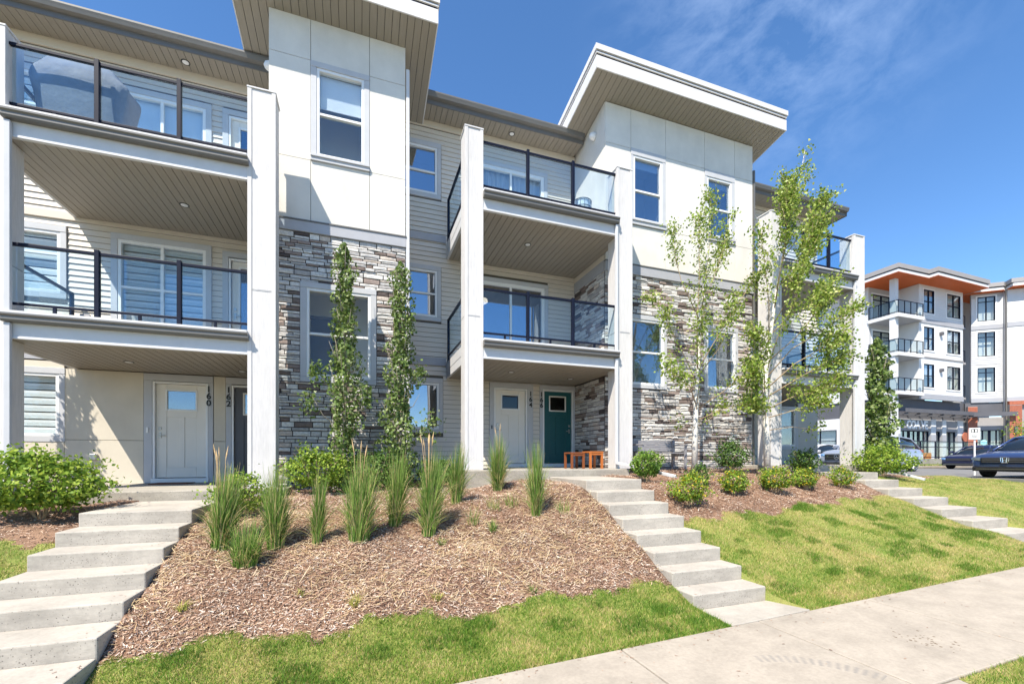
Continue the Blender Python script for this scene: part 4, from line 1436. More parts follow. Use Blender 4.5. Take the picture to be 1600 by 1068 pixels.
def tower_roof(x0, x1, zwall):
    """shed roof rising to the front: soffit height zwall at the wall, 0.2 slope"""
    yf, yb = 9.253, 13.3
    zf = zwall + 0.2 * (T - yf); zbk = zwall - 0.2 * (yb - T)

    def slab(a, b, lo, hi, y0=yf, y1=yb):
        f0 = zwall + 0.2 * (T - y0); f1 = zwall + 0.2 * (T - y1)
        return [(a, y0, f0 + lo), (b, y0, f0 + lo), (b, y1, f1 + lo), (a, y1, f1 + lo), (a, y0, f0 + hi), (b, y0, f0 + hi), (b, y1, f1 + hi), (a, y1, f1 + hi)]
    r = MB().hexa(slab(x0 + 0.03, x1 - 0.03, 0.035, 0.52, yf + 0.03)).build('roof', M['roofing'], house)
    soffit_boards(x0 + 0.025, x1 - 0.025, yf + 0.025, yb, zf - 0.005, zbk, r, 0.151)
    m = MB()
    m.hexa(slab(x0, x1, 0.0, 0.296, yf, yf + 0.024)); m.hexa(slab(x0, x0 + 0.024, 0.0, 0.296, yf + 0.025)); m.hexa(slab(x1 - 0.024, x1, 0.0, 0.296, yf + 0.025))
    m.build('fascia', M['fascia'], r)
    m = MB()
    m.hexa(slab(x0 + 0.02, x1 - 0.02, 0.298, 0.352, yf + 0.02, yf + 0.03)); m.hexa(slab(x0 + 0.02, x0 + 0.03, 0.298, 0.352, yf + 0.031)); m.hexa(slab(x1 - 0.03, x1 - 0.02, 0.298, 0.352, yf + 0.031))
    m.hexa(slab(x0 + 0.01, x1 - 0.01, 0.39, 0.412, yf + 0.008, yf + 0.03)); m.hexa(slab(x0 + 0.01, x0 + 0.03, 0.39, 0.412, yf + 0.031)); m.hexa(slab(x1 - 0.03, x1 - 0.01, 0.39, 0.412, yf + 0.031))
    m.build('shadow_trim', M['rail'], r)
    m = MB()
    m.hexa(slab(x0 - 0.005, x1 + 0.005, 0.353, 0.389, yf - 0.005, yf + 0.03)); m.hexa(slab(x0 - 0.005, x0 + 0.03, 0.353, 0.389, yf + 0.031)); m.hexa(slab(x1 - 0.03, x1 + 0.005, 0.353, 0.389, yf + 0.031))
    m.hexa(slab(x0 - 0.03, x1 + 0.03, 0.413, 0.545, yf - 0.03, yf + 0.05)); m.hexa(slab(x0 - 0.03, x0 + 0.05, 0.413, 0.545, yf + 0.051)); m.hexa(slab(x1 - 0.05, x1 + 0.03, 0.413, 0.545, yf + 0.051))
    m.build('roof_cap', M['fascia'], r)
    return r


tower_roof(-2.361, 1.590, 9.053)
tower_roof(5.395, 11.589, 9.267)


# wall vents high on the tower sides
def vent(x, y, z, s):
    m = MB()
    m.tube([(x, y, z), (x - 0.05 * s, y, z), (x - 0.11 * s, y, z - 0.01), (x - 0.15 * s, y, z - 0.03)], [0.095, 0.10, 0.085, 0.04], 16)
    m.build('wall_vent', M['white'], house, smooth=True)


vent(6.038, 10.457, 8.711, 1)
vent(-1.707, 10.340, 8.214, 1)


# downspouts
def downspout(pts, w=0.075, d=0.06, matname='beam'):
    m = MB()
    for k in range(len(pts) - 1):
        p, q = Vector(pts[k]), Vector(pts[k + 1])
        dr = (q - p).normalized()
        if abs(dr.z) > 0.95:
            m.box(p.x - w / 2, p.y - d / 2, min(p.z, q.z), p.x + w / 2, p.y + d / 2, max(p.z, q.z))
        else:
            u = Vector((0, 0, 1)); s = dr.cross(u).normalized() * w / 2; v = s.cross(dr).normalized() * d / 2
            c = [p - s - v, p + s - v, p + s + v, p - s + v, q - s - v, q + s - v, q + s + v, q - s + v]
            m.hexa([tuple(e) for e in c])
    return m.build('downspout', M[matname], house, bevel=0.006, fix=True)


downspout([(-5.115, BF - 0.045, 5.22), (-5.115, BF - 0.045, 2.27)], matname='trim')
downspout([(-5.115, BF - 0.045, 2.10), (-5.115, BF - 0.045, -0.35), (-5.115, BF - 0.42, -0.50)], matname='trim')
downspout([(1.026, T - 0.02, 8.58), (1.026, T - 0.02, -0.45)], 0.07, 0.06)
downspout([(5.755, BF - 0.045, 5.52), (5.755, BF - 0.045, 2.53)], 0.06)
downspout([(5.755, BF - 0.045, 2.36), (5.755, BF - 0.045, -0.10), (6.0, 7.2, -0.36)], 0.07)
downspout([(13.985, BF - 0.045, 5.28), (13.985, BF - 0.045, 2.48)], 0.06)
downspout([(13.985, BF - 0.045, 2.30), (13.985, BF - 0.045, -0.1), (14.3, 7.4, -0.56)], 0.07)
downspout([(11.09, T - 0.02, 8.55), (11.09, T - 0.02, -0.3)], 0.06, 0.05, 'gutter')
# ------------------------------------------------------------------ ground cover
def unit(v):
    return v / np.maximum(np.linalg.norm(v, axis=1, keepdims=True), 1e-6)


def in_stairs(x, y):
    m = np.zeros(len(x), bool)
    for a, b in STAIRS.values():
        m |= (x > a - 0.02) & (x < b + 0.02) & (y < 8.7)
    return m


def blades(regions, hmin, hmax, wid, seed, want_mulch=False, flatz=None):
    rg = np.random.default_rng(seed)
    P = []
    for (x0, x1, y0, y1, dens) in regions:
        n = int((x1 - x0) * (y1 - y0) * dens)
        x = rg.uniform(x0, x1, n); y = rg.uniform(y0, y1, n)
        if flatz is None:
            keep = (is_mulch(x, y) == want_mulch) & ~in_stairs(x, y)
            x, y = x[keep], y[keep]
            z = gz(x, y)
        else:
            z = zsw(x) - 0.03
        P.append(np.stack([x, y, z], 1))
    P = np.concatenate(P)
    n = len(P)
    ang = rg.uniform(0, 2 * np.pi, n)
    w = rg.uniform(0.6, 1.2, n) * wid
    h = rg.uniform(hmin, hmax, n)
    side = np.stack([np.cos(ang), np.sin(ang), np.zeros(n)], 1) * w[:, None] / 2
    lean = rg.normal(0, 0.55, (n, 2)) * h[:, None]
    tip = P + np.stack([lean[:, 0], lean[:, 1], h], 1)
    V = np.concatenate([P - side - [0, 0, .006], P + side - [0, 0, .006], tip], 0)
    F = np.stack([np.arange(n), np.arange(n) + n, np.arange(n) + 2 * n], 1)
    return V, F, np.clip(rg.random(n) + np.where((P[:, 0] > 5) & (P[:, 1] > 3.7), 0.26, 0.05), 0, 1)


V, F, R = blades([(-2.13, 1.2, 3.72, 4.9, 15000), (1.2, 3.88, 3.72, 4.9, 13000), (5.04, 7.6, 3.72, 6.4, 9000), (7.6, 11.42, 3.72, 7.4, 5500),
                  (12.6, 18.9, 3.75, 9.2, 2600), (-5.5, -3.32, 3.9, 7.0, 4500)], 0.018, 0.044, 0.008, 5)
g1 = np_mesh('lawn_grass', V, F, M['lawn'], R, kind='stuff', nv=3)
V, F, R = blades([(4.69, 7.6, 1.2, 2.2, 9000)], 0.022, 0.05, 0.0085, 6, flatz=1)
np_mesh('lawn_grass', V, F, M['lawn'], R, kind='stuff', nv=3)
# a few longer tufts along the edges of steps and sidewalk
V, F, R = blades([(-2.12, 3.86, 3.725, 3.80, 4000), (5.06, 11.3, 3.725, 3.80, 3000), (3.70, 3.865, 3.9, 5.0, 2500), (5.06, 5.2, 3.9, 6.2, 2500)], 0.04, 0.075, 0.008, 8)
np_mesh('lawn_grass', V, F, M['lawn'], R * 0.6, kind='stuff', nv=3)


rgc = np.random.default_rng(15)
Vc, Fc, Rc, off = [], [], [], 0
for k in range(70):
    cx_, cy_ = rgc.uniform(5.3, 11.2), rgc.uniform(3.85, 6.1)
    if k > 50: cx_, cy_ = rgc.uniform(-1.5, 3.6), rgc.uniform(3.8, 4.6)
    r_ = rgc.uniform(0.06, 0.2)
    V_, F_, R_ = blades([(cx_ - r_, cx_ + r_, max(3.73, cy_ - r_ * .7), cy_ + r_ * .7, 4500)], 0.04, 0.075, 0.009, 300 + k)
    Vc.append(V_); Fc.append(F_ + off); Rc.append(R_ * 0.12); off += len(V_)
np_mesh('lawn_clumps', np.concatenate(Vc), np.concatenate(Fc), M['clump'], np.concatenate(Rc) * 8, kind='stuff', nv=3)


def chips(regions, seed, l0, l1, w0, w1, want=True):
    rg = np.random.default_rng(seed)
    P = []
    for (x0, x1, y0, y1, dens) in regions:
        n = int((x1 - x0) * (y1 - y0) * dens)
        x = rg.uniform(x0, x1, n); y = rg.uniform(y0, y1, n)
        jit = rg.normal(0, 0.04, (n, 2))
        keep = (is_mulch(x + jit[:, 0], y + jit[:, 1]) == want) & ~in_stairs(x, y)
        P.append(np.stack([x, y, gz(x, y)], 1)[keep])
    P = np.concatenate(P); n = len(P)
    P[:, 2] += rg.uniform(0.002, 0.026, n)
    ang = rg.uniform(0, 2 * np.pi, n)
    L = l0 + (l1 - l0) * rg.random(n) ** 2.2
    Wd = rg.uniform(w0, w1, n) * (0.6 + 0.6 * L / l1)
    t = unit(np.stack([np.cos(ang), np.sin(ang), rg.normal(0, 0.28, n)], 1))
    up = unit(np.stack([rg.normal(0, 0.4, n), rg.normal(0, 0.4, n), np.ones(n)], 1))
    s = unit(np.cross(up, t))
    t = t * L[:, None] / 2; s = s * Wd[:, None] / 2
    k = rg.uniform(0.5, 1.0, (n, 1))
    V = np.concatenate([P - t - s, P + t - s * k, P + t + s * k, P - t + s], 0)
    a = np.arange(n)
    return V, np.stack([a, a + n, a + 2 * n, a + 3 * n], 1), rg.random(n)


V, F, R = chips([(-2.14, 3.9, 4.5, 6.4, 6200), (-2.14, 3.9, 6.4, 9.3, 3600), (5.04, 11.4, 5.7, 7.6, 3000), (5.04, 11.4, 7.6, 10, 1300),
                 (12.6, 16.8, 8.0, 10.5, 900), (-5.5, -3.32, 6.5, 8.7, 1500)], 9, 0.010, 0.062, 0.0035, 0.011)
np_mesh('mulch_chips', V, F, M['chip'], R, kind='stuff')
# pale dry straw lying on the bank
rg = np.random.default_rng(21)
n = 7000
x = rg.uniform(-2.1, 3.85, n); y = 4.7 + 3.0 * rg.beta(1.6, 1.9, n)
pat = np.sin(2.1 * x + 0.7) * np.sin(1.7 * y + x) + rg.normal(0, 0.55, n)
k = is_mulch(x, y) & ~in_stairs(x, y) & (pat > -0.15)
x, y = x[k], y[k]; n = len(x)
P = np.stack([x, y, gz(x, y) + rg.uniform(0.012, 0.05, n)], 1)
ang = rg.normal(0.2, 0.9, n); L = rg.uniform(0.05, 0.20, n)
t = np.stack([np.cos(ang), np.sin(ang), rg.normal(0, 0.25, n) + 0.2 * np.sin(ang)], 1) * L[:, None] / 2
s = np.stack([-np.sin(ang), np.cos(ang), np.full(n, 0.3)], 1) * 0.0026
V = np.concatenate([P - t - s, P + t - s, P + t + s, P - t + s], 0); a = np.arange(n)
np_mesh('dry_straw', V, np.stack([a, a + n, a + 2 * n, a + 3 * n], 1), M['straw'], rg.random(n), kind='stuff')


# stray chips and grit on treads and walk
rgd = np.random.default_rng(55)
pts_ = []
for k in range(8):
    yy, zz = 7.0 - 0.455 * k, -0.687 - 0.17 * k
    for _ in range(7):
        pts_.append((-2.13 - abs(rgd.normal(0, 0.10)), yy + rgd.uniform(0.02, 0.4), zz + 0.004))
for k in range(8):
    yy, zz = 7.0 - 0.382 * k, -0.389 - 0.1836 * k
    for _ in range(6):
        pts_.append((3.88 + abs(rgd.normal(0, 0.12)), yy + rgd.uniform(0.02, 0.34), zz + 0.004))
for _ in range(160):
    xx = rgd.uniform(-1.5, 9.0)
    pts_.append((xx, 3.70 - abs(rgd.normal(0, 0.12)), zsw(xx) + 0.005))
for _ in range(60):
    xx = rgd.uniform(1.0, 7.0)
    pts_.append((xx, rgd.uniform(2.3, 3.7), zsw(xx) + 0.005))
P = np.array(pts_); n = len(P)
ang = rgd.uniform(0, 6.28, n); L = rgd.uniform(0.008, 0.035, n)
t = np.stack([np.cos(ang), np.sin(ang), np.zeros(n)], 1) * L[:, None] / 2
s = np.stack([-np.sin(ang), np.cos(ang), np.zeros(n)], 1) * rgd.uniform(0.002, 0.007, n)[:, None]
a = np.arange(n)
np_mesh('stray_chips', np.concatenate([P - t - s, P + t - s * .6, P + t + s * .6, P - t + s]), np.stack([a, a + n, a + 2 * n, a + 3 * n], 1), M['chip'], rgd.random(n) * 0.6, kind='stuff')


# ------------------------------------------------------------------ plants
def leaf_quads(C, size, rg, outward=None, updir=0.35, wr=0.72, droop=0.0):
    n = len(C)
    nr = rg.normal(0, 1, (n, 3)); nr[:, 2] += updir
    if outward is not None:
        nr += outward * 0.9
    nr = unit(nr)
    t = unit(np.cross(nr, rg.normal(0, 1, (n, 3))))
    t[:, 2] -= droop; t = unit(t)
    s = unit(np.cross(nr, t))
    L = (size * rg.uniform(0.65, 1.25, n))[:, None]
    t = t * L / 2; s = s * L * wr / 2
    f = nr * L * 0.10
    V = np.concatenate([C - t, C + s + f - t * 0.15, C + t, C - s + f - t * 0.15], 0)
    a = np.arange(n)
    return V, np.stack([a, a + n, a + 2 * n, a + 3 * n], 1)


def foliage(C, size, matname, parent, rg, outward=None, name='foliage', **kw):
    V, F = leaf_quads(C, size, rg, outward, **kw)
    o = np_mesh(name, V, F, M[matname], rg.random(len(C)), parent)
    o['kind'] = 'stuff'
    return o


def columnar(x, y, label, H, prof, n, size, seed, group='slender columnar aspens', shoots=(), matname='leaf_dark'):
    """prof: list of (height fraction, radius)"""
    rg = np.random.default_rng(seed)
    z0 = float(gz(x, y)) - 0.03
    root = empty('aspen_tree', (x, y, z0), label, 'tree', group)
    t = MB()
    pts = [(x + 0.03 * math.sin(k * 1.3 + seed), y + 0.02 * math.cos(k * 1.7), z0 + H * 0.97 * k / 8) for k in range(9)]
    t.tube(pts, [0.035 * (1 - k / 8.6) + 0.004 for k in range(9)], 8)
    hf = np.array([p[0] for p in prof]); rf = np.array([p[1] for p in prof])
    C, O = [], []
    nb = 46
    for b in range(nb):
        f = 0.06 + 0.86 * (b + rg.random()) / nb
        az = rg.uniform(0, 2 * math.pi)
        R = float(np.interp(f, hf, rf)) * rg.uniform(0.65, 1.15)
        L = rg.uniform(0.35, 0.8)
        p0 = Vector((x, y, z0 + H * f * 0.97))
        p2 = p0 + Vector((math.cos(az) * R * 0.85, math.sin(az) * R * 0.85, L * 0.75))
        p1 = p0.lerp(p2, 0.5) + Vector((math.cos(az) * R * 0.15, math.sin(az) * R * 0.15, -0.05))
        t.tube([p0, p1, p2], [0.012, 0.008, 0.003], 5)
    for (dx, z, r) in shoots:
        t.tube([(x, y, z0 + z - 0.5), (x + dx * 0.6, y - 0.1, z0 + z - 0.25), (x + dx, y - 0.15, z0 + z + r)], [0.012, 0.008, 0.003], 5)
    t.build('trunk', M['stem_dark'], root, smooth=True)
    # leaves: lumpy column, denser near its surface
    nl = 64
    lum_f = rg.random(nl); lum_a = rg.uniform(0, 2 * np.pi, nl); lum_r = rg.uniform(0.12, 0.26, nl)
    m = n
    f = rg.random(m * 3) ** 1.05
    R = np.interp(f, hf, rf)
    keepp = rg.random(m * 3) < (0.25 + R / rf.max())
    f, R = f[keepp][:m], R[keepp][:m]
    az = rg.uniform(0, 2 * np.pi, len(f))
    # lumps modulate the radius
    mod = np.zeros(len(f))
    for k in range(nl):
        da = np.abs((az - lum_a[k] + np.pi) % (2 * np.pi) - np.pi)
        mod = np.maximum(mod, np.exp(-((f - lum_f[k]) * H / lum_r[k]) ** 2 - (da / 0.55) ** 2))
    rad = R * (0.40 + 0.80 * mod) * rg.uniform(0.15, 1.0, len(f)) ** 0.5
    out = np.stack([np.cos(az), np.sin(az), np.zeros(len(f))], 1)
    C = np.stack([x + out[:, 0] * rad, y + out[:, 1] * rad, z0 + f * H], 1)
    ol = out
    for (dx, z, r) in shoots:
        k = 130
        c = rg.normal(0, 1, (k, 3)) * [r * 0.45, r * 0.4, r * 0.7] + [x + dx, y - 0.15, z0 + z]
        C = np.concatenate([C, c]); ol = np.concatenate([ol, unit(rg.normal(0, 1, (k, 3)))])
    foliage(C, size, matname, root, rg, ol, droop=0.25)
    return root


PR1 = [(0.0, 0.28), (0.10, 0.36), (0.20, 0.40), (0.30, 0.47), (0.40, 0.46), (0.50, 0.38), (0.60, 0.25), (0.72, 0.24), (0.82, 0.26), (0.92, 0.23), (0.97, 0.14), (1.0, 0.03)]
PR2 = [(0.0, 0.30), (0.10, 0.42), (0.22, 0.48), (0.34, 0.42), (0.46, 0.36), (0.60, 0.31), (0.74, 0.29), (0.86, 0.27), (0.95, 0.20), (1.0, 0.03)]
columnar(-0.26, 9.25, 'narrow columnar aspen in front of the big window of the left stone tower', 4.95, PR1, 5400, 0.072, 3, shoots=((-0.52, 2.35, 0.14), (-0.62, 1.75, 0.20), (0.42, 1.9, 0.15)))
columnar(0.80, 9.20, 'narrow columnar aspen by the downspout at the right corner of the left tower', 4.68, PR2, 6000, 0.072, 4, shoots=((0.62, 1.35, 0.26), (0.38, 2.4, 0.15)))
columnar(15.9, 9.5, 'narrow columnar aspen in front of the silver car', 4.5, [(0.0, 0.12), (0.10, 0.50), (0.25, 0.62), (0.45, 0.55), (0.65, 0.50), (0.85, 0.38), (0.95, 0.2), (1, 0.04)], 4200, 0.12, 5)
columnar(-6.6, 10.45, 'narrow columnar aspen left of the first porch, shading the porch wall', 4.6, PR2, 3000, 0.09, 6)


def aspen(label, trunk, rad, limbs, nleaf, size, seed, group='young white barked aspens'):
    """trunk and limbs: polylines in world space; leaves gather along the limb ends"""
    rg = np.random.default_rng(seed)
    b = trunk[0]
    root = empty('aspen_tree', (b[0], b[1], b[2]), label, 'tree', group)
    t = MB()
    t.tube(trunk, rad, 10)
    o = t.build('trunk', M['bark'], root, smooth=True)
    br = MB()
    C = []
    tot = sum(l[2] for l in limbs)
    for pl, r0, wgt, spread in limbs:
        pl = [Vector(q) for q in pl]
        n = len(pl)
        br.tube(pl, [r0 * (1 - 0.8 * k / (n - 1)) for k in range(n)], 6)
        k = int(nleaf * wgt / tot)
        # side twigs carrying the leaves
        nt_ = max(3, k // 22)
        for j in range(nt_):
            f = 0.22 + 0.78 * math.sqrt(rg.random())
            s = f * (n - 1); i = min(int(s), n - 2)
            p = pl[i].lerp(pl[i + 1], s - i)
            dirv = (pl[i + 1] - pl[i]).normalized()
            v = Vector(rg.normal(0, 1, 3)); v = (v - dirv * v.dot(dirv)).normalized()
            tip = p + (dirv * 0.8 + v * 0.9 + Vector((0, 0, 0.25))).normalized() * spread * rg.uniform(0.5, 1.2)
            br.tube([p, p.lerp(tip, 0.5) + Vector((0, 0, -0.02)), tip], [0.006, 0.004, 0.002], 4)
            m = max(4, k // nt_)
            q = rg.uniform(0.25, 1.08, (m, 1))
            c = np.array(p)[None] * (1 - q) + np.array(tip)[None] * q + rg.normal(0, 0.085, (m, 3))
            C.append(c)
    br.build('branches', M['twig'], root, smooth=True)
    C = np.concatenate(C)
    foliage(C, size, 'leaf_aspen', root, rg, None, droop=0.5, wr=0.85)
    return root


# aspen in front of the right tower: world layout taken from image pixels, x along the facade, z up
ax, ay = 7.72, 8.6


def pt(dx, z, dy=0.0):
    return (ax + dx, ay + dy, z)


trA = [pt(0, -0.32), pt(0.02, 0.6), pt(0.06, 1.4), pt(0.13, 2.3), pt(0.15, 3.3), pt(0.30, 4.4), pt(0.42, 5.4), pt(0.47, 6.6)]
raA = [0.075, 0.066, 0.060, 0.050, 0.036, 0.022, 0.012, 0.004]
limA = [([pt(0.14, 3.0), pt(0.22, 4.2, -.1), pt(0.40, 5.4, -.1), pt(0.48, 6.55)], 0.012, 1.5, 0.26),
        ([pt(0.10, 2.1), pt(-0.10, 3.2, -.2), pt(-0.12, 4.4, -.3), pt(-0.15, 5.6, -.3)], 0.016, 1.6, 0.30),
        ([pt(0.15, 3.4), pt(-0.30, 4.3, .1), pt(-0.42, 5.0, .2), pt(-0.40, 5.6, .2)], 0.011, 0.9, 0.26),
        ([pt(0.12, 2.2), pt(0.55, 3.0, -.2), pt(1.15, 3.9, -.3), pt(1.65, 4.6, -.3)], 0.015, 1.4, 0.30),
        ([pt(0.14, 3.0), pt(0.55, 4.0, .2), pt(0.95, 4.9, .2), pt(1.1, 5.5, .2)], 0.012, 1.1, 0.28),
        ([pt(0.15, 3.6), pt(0.5, 4.6, -.2), pt(0.75, 5.3, -.2), pt(0.85, 5.9, -.2)], 0.010, 0.8, 0.24),
        ([pt(0.08, 1.8), pt(-0.5, 2.3, -.3), pt(-1.1, 2.9, -.5), pt(-1.4, 3.3, -.6)], 0.013, 0.9, 0.28),
        ([pt(0.06, 1.3), pt(-0.5, 1.7, -.4), pt(-1.1, 1.75, -.7), pt(-1.55, 2.0, -.9)], 0.013, 1.3, 0.30),
        ([pt(0.05, 1.2), pt(0.5, 1.6, -.4), pt(0.9, 2.0, -.6), pt(1.2, 2.4, -.7)], 0.013, 1.3, 0.30),
        ([pt(0.03, 0.9), pt(0.45, 1.15, -.3), pt(0.95, 1.3, -.5), pt(1.35, 1.35, -.6)], 0.011, 1.2, 0.28),
        ([pt(0.05, 1.1), pt(-0.2, 1.9, -.4), pt(-0.35, 2.6, -.6), pt(-0.45, 3.2, -.7)], 0.012, 1.3, 0.30),
        ([pt(0.10, 2.0), pt(0.35, 2.6, -.4), pt(0.45, 3.1, -.6), pt(0.5, 3.7, -.7)], 0.012, 1.1, 0.28),
        ([pt(0.02, 0.75), pt(-0.35, 0.82, -.2), pt(-0.72, 0.80, -.3)], 0.010, 0.12, 0.15),
        ([pt(0.02, 0.75), pt(0.35, 1.0, -.2), pt(0.65, 1.35, -.3)], 0.010, 0.4, 0.2),
        ([pt(0.12, 3.1), pt(-0.5, 3.55, .2), pt(-1.0, 3.75, .2), pt(-1.35, 3.85, .1)], 0.010, 0.45, 0.2)]
aspen('young white barked aspen with airy crown, nearer the bench', trA, raA, limA, 6200, 0.062, 31)

ax, ay = 9.62, 8.2
trB = [pt(0, -0.38), pt(-0.03, 0.6), pt(-0.08, 1.4), pt(-0.05, 2.2), pt(0.12, 3.2), pt(0.26, 4.0), pt(0.55, 5.2), pt(0.85, 6.1), pt(1.05, 6.9), pt(1.30, 8.0)]
raB = [0.085, 0.075, 0.066, 0.056, 0.045, 0.036, 0.026, 0.018, 0.011, 0.004]
limB = [([pt(1.0, 6.6), pt(1.15, 7.2), pt(1.25, 7.6), pt(1.33, 7.95)], 0.008, 0.22, 0.16),
        ([pt(0.9, 6.2), pt(1.1, 6.8, -.1), pt(1.2, 7.4, -.1)], 0.008, 0.2, 0.2),
        ([pt(0.30, 4.2), pt(0.35, 5.2, -.2), pt(0.48, 6.1, -.2), pt(0.55, 6.9, -.2)], 0.018, 2.2, 0.36),
        ([pt(0.22, 3.7), pt(0.10, 4.7, -.3), pt(0.15, 5.6, -.4), pt(0.2, 6.3, -.4)], 0.016, 2.0, 0.36),
        ([pt(0.5, 5.0), pt(0.75, 5.6, -.3), pt(1.15, 6.1, -.4), pt(1.45, 6.5, -.4)], 0.013, 1.3, 0.32),
        ([pt(0.35, 4.3), pt(0.75, 5.0, -.3), pt(1.0, 5.4, -.5), pt(1.15, 5.8, -.5)], 0.014, 1.6, 0.34),
        ([pt(0.15, 3.3), pt(0.45, 4.2, -.4), pt(0.6, 4.9, -.6), pt(0.75, 5.4, -.6)], 0.014, 1.7, 0.34),
        ([pt(0.05, 2.8), pt(-0.3, 3.7, -.3), pt(-0.55, 4.6, -.4), pt(-0.65, 5.3, -.4)], 0.013, 0.9, 0.30),
        ([pt(0.10, 3.1), pt(0.6, 3.6, -.2), pt(1.2, 4.1, -.3), pt(1.75, 4.5, -.4)], 0.015, 0.9, 0.28),
        ([pt(-0.05, 2.0), pt(0.45, 2.7, -.3), pt(1.1, 3.1, -.5), pt(1.9, 3.6, -.6), pt(2.45, 3.9, -.6)], 0.016, 1.3, 0.28),
        ([pt(-0.08, 1.7), pt(0.4, 2.3, -.4), pt(1.0, 2.7, -.7), pt(1.6, 3.0, -.8)], 0.016, 1.7, 0.34),
        ([pt(-0.08, 1.5), pt(0.4, 1.9, -.4), pt(1.1, 2.3, -.6), pt(1.75, 2.5, -.7)], 0.016, 1.7, 0.34),
        ([pt(-0.06, 1.2), pt(0.35, 1.5, -.4), pt(0.9, 1.65, -.6), pt(1.5, 1.9, -.7)], 0.015, 1.6, 0.33),
        ([pt(-0.05, 1.0), pt(0.3, 1.15, -.4), pt(0.7, 1.3, -.6), pt(1.05, 1.35, -.7)], 0.013, 1.0, 0.28),
        ([pt(-0.08, 1.6), pt(-0.45, 2.1, -.3), pt(-0.8, 2.5, -.5), pt(-1.0, 2.9, -.6)], 0.014, 1.3, 0.32),
        ([pt(-0.07, 1.3), pt(-0.5, 1.6, -.3), pt(-0.9, 1.75, -.5), pt(-1.2, 2.0, -.6)], 0.013, 1.2, 0.30),
        ([pt(-0.05, 1.0), pt(-0.4, 1.1, -.3), pt(-0.8, 1.25, -.4), pt(-1.1, 1.3, -.5)], 0.012, 0.9, 0.26),
        ([pt(-0.02, 2.2), pt(-0.1, 3.0, -.4), pt(0.05, 3.7, -.7), pt(0.1, 4.3, -.7)], 0.013, 1.4, 0.32),
        ([pt(0.0, 2.4), pt(0.3, 2.9, -.5), pt(0.55, 3.4, -.8), pt(0.8, 3.8, -.9)], 0.013, 1.5, 0.34),
        ([pt(-0.03, 0.7), pt(0.5, 0.78, -.3), pt(1.05, 0.72, -.4), pt(1.6, 0.9, -.5)], 0.010, 0.15, 0.16)]
aspen('tall leaning aspen with dense yellow-green crown by the end porch columns', trB, raB, limB, 15000, 0.066, 32)


def shrub(name, x, y, rx, h, n, size, matname, label, group, seed, lumps=14, spiky=0.0):
    rg = np.random.default_rng(seed)
    z0 = float(gz(x, y)) - 0.02
    root = empty(name, (x, y, z0), label, 'shrub', group)
    t = MB()
    for k in range(12):
        a = 2 * math.pi * k / 12 + rg.random()
        r = rx * rg.uniform(0.4, 0.8)
        t.tube([(x + 0.03 * math.cos(a), y + 0.03 * math.sin(a), z0), (x + r * 0.5 * math.cos(a), y + r * 0.5 * math.sin(a), z0 + h * 0.5), (x + r * math.cos(a), y + r * math.sin(a), z0 + h * rg.uniform(0.7, 0.95))], [0.008, 0.006, 0.002], 4)
    t.build('stems', M['twig'], root)
    lc = unit(rg.normal(0, 1, (lumps, 3))); lc[:, 2] = np.abs(lc[:, 2]) * 0.9
    lr = rg.uniform(0.30, 0.5, lumps)
    d = unit(rg.normal(0, 1, (n, 3))); d[:, 2] = np.where(d[:, 2] < -0.8, -d[:, 2], d[:, 2])
    m = np.zeros(n)
    for k in range(lumps):
        m = np.maximum(m, np.exp(-(np.linalg.norm(d - lc[k], axis=1) / lr[k]) ** 2))
    rad = (0.56 + 0.46 * m) * rg.uniform(0.25, 1.0, n) ** 0.33
    rad = rad * (1 + (spiky + 0.2) * rg.random(n) ** 5)
    C = d * rad[:, None] * [rx, rx * 0.9, h * 0.56] + [x, y, z0 + h * 0.44]
    C[:, 2] = np.where(C[:, 2] < z0 + 0.02, z0 + 0.02 + 0.1 * rg.random(n), C[:, 2])
    foliage(C, size, matname, root, rg, d * 0.8)
    return root


shrub('spirea_shrub', -4.02, 7.62, 0.76, 0.94, 6000, 0.058, 'leaf_spirea', 'wide bright green spirea left of the nearest stairs', 'spirea shrubs', 41, 22, 0.25)
shrub('spirea_shrub', -0.72, 8.75, 0.62, 1.0, 3600, 0.052, 'leaf_spirea', 'light green spirea at the foot of the left stone tower, right of the column', 'spirea shrubs', 42, 14, 0.3)
shrub('spirea_shrub', -1.66, 7.45, 0.46, 0.66, 2300, 0.045, 'leaf_spirea', 'small green spirea beside the top of the nearest stairs, among reed grass', 'spirea shrubs', 43, 12, 0.3)
shrub('dark_shrub', 0.36, 9.05, 0.75, 0.88, 3600, 0.05, 'leaf_green', 'dark green shrub between the two columnar aspens of the left tower', None, 44, 14, 0.3)
shrub('dark_shrub', 1.55, 9.2, 0.55, 0.70, 2300, 0.05, 'leaf_green', 'mid green shrub under the lowest siding window, right of the left tower', None, 45, 12, 0.3)
shrub('round_shrub', 5.62, 7.62, 0.45, 0.74, 2800, 0.045, 'leaf_round', 'neat round bright green shrub in front of the bench', None, 46, 10)
shrub('potentilla_shrub', 5.66, 6.42, 0.42, 0.64, 2200, 0.042, 'leaf_gold', 'nearest potentilla with gold flowers, beside the middle stairs', 'potentilla shrubs with gold flowers', 47, 14, 0.25)
shrub('potentilla_shrub', 7.0, 6.72, 0.36, 0.52, 1800, 0.042, 'leaf_gold', 'low potentilla with gold flowers in front of the white aspen trunks, second from the left', 'potentilla shrubs with gold flowers', 48, 12, 0.25)
shrub('potentilla_shrub', 8.1, 6.72, 0.46, 0.56, 2300, 0.042, 'leaf_gold', 'widest potentilla, with many gold flowers, in front of the leaning aspen', 'potentilla shrubs with gold flowers', 49, 14, 0.25)
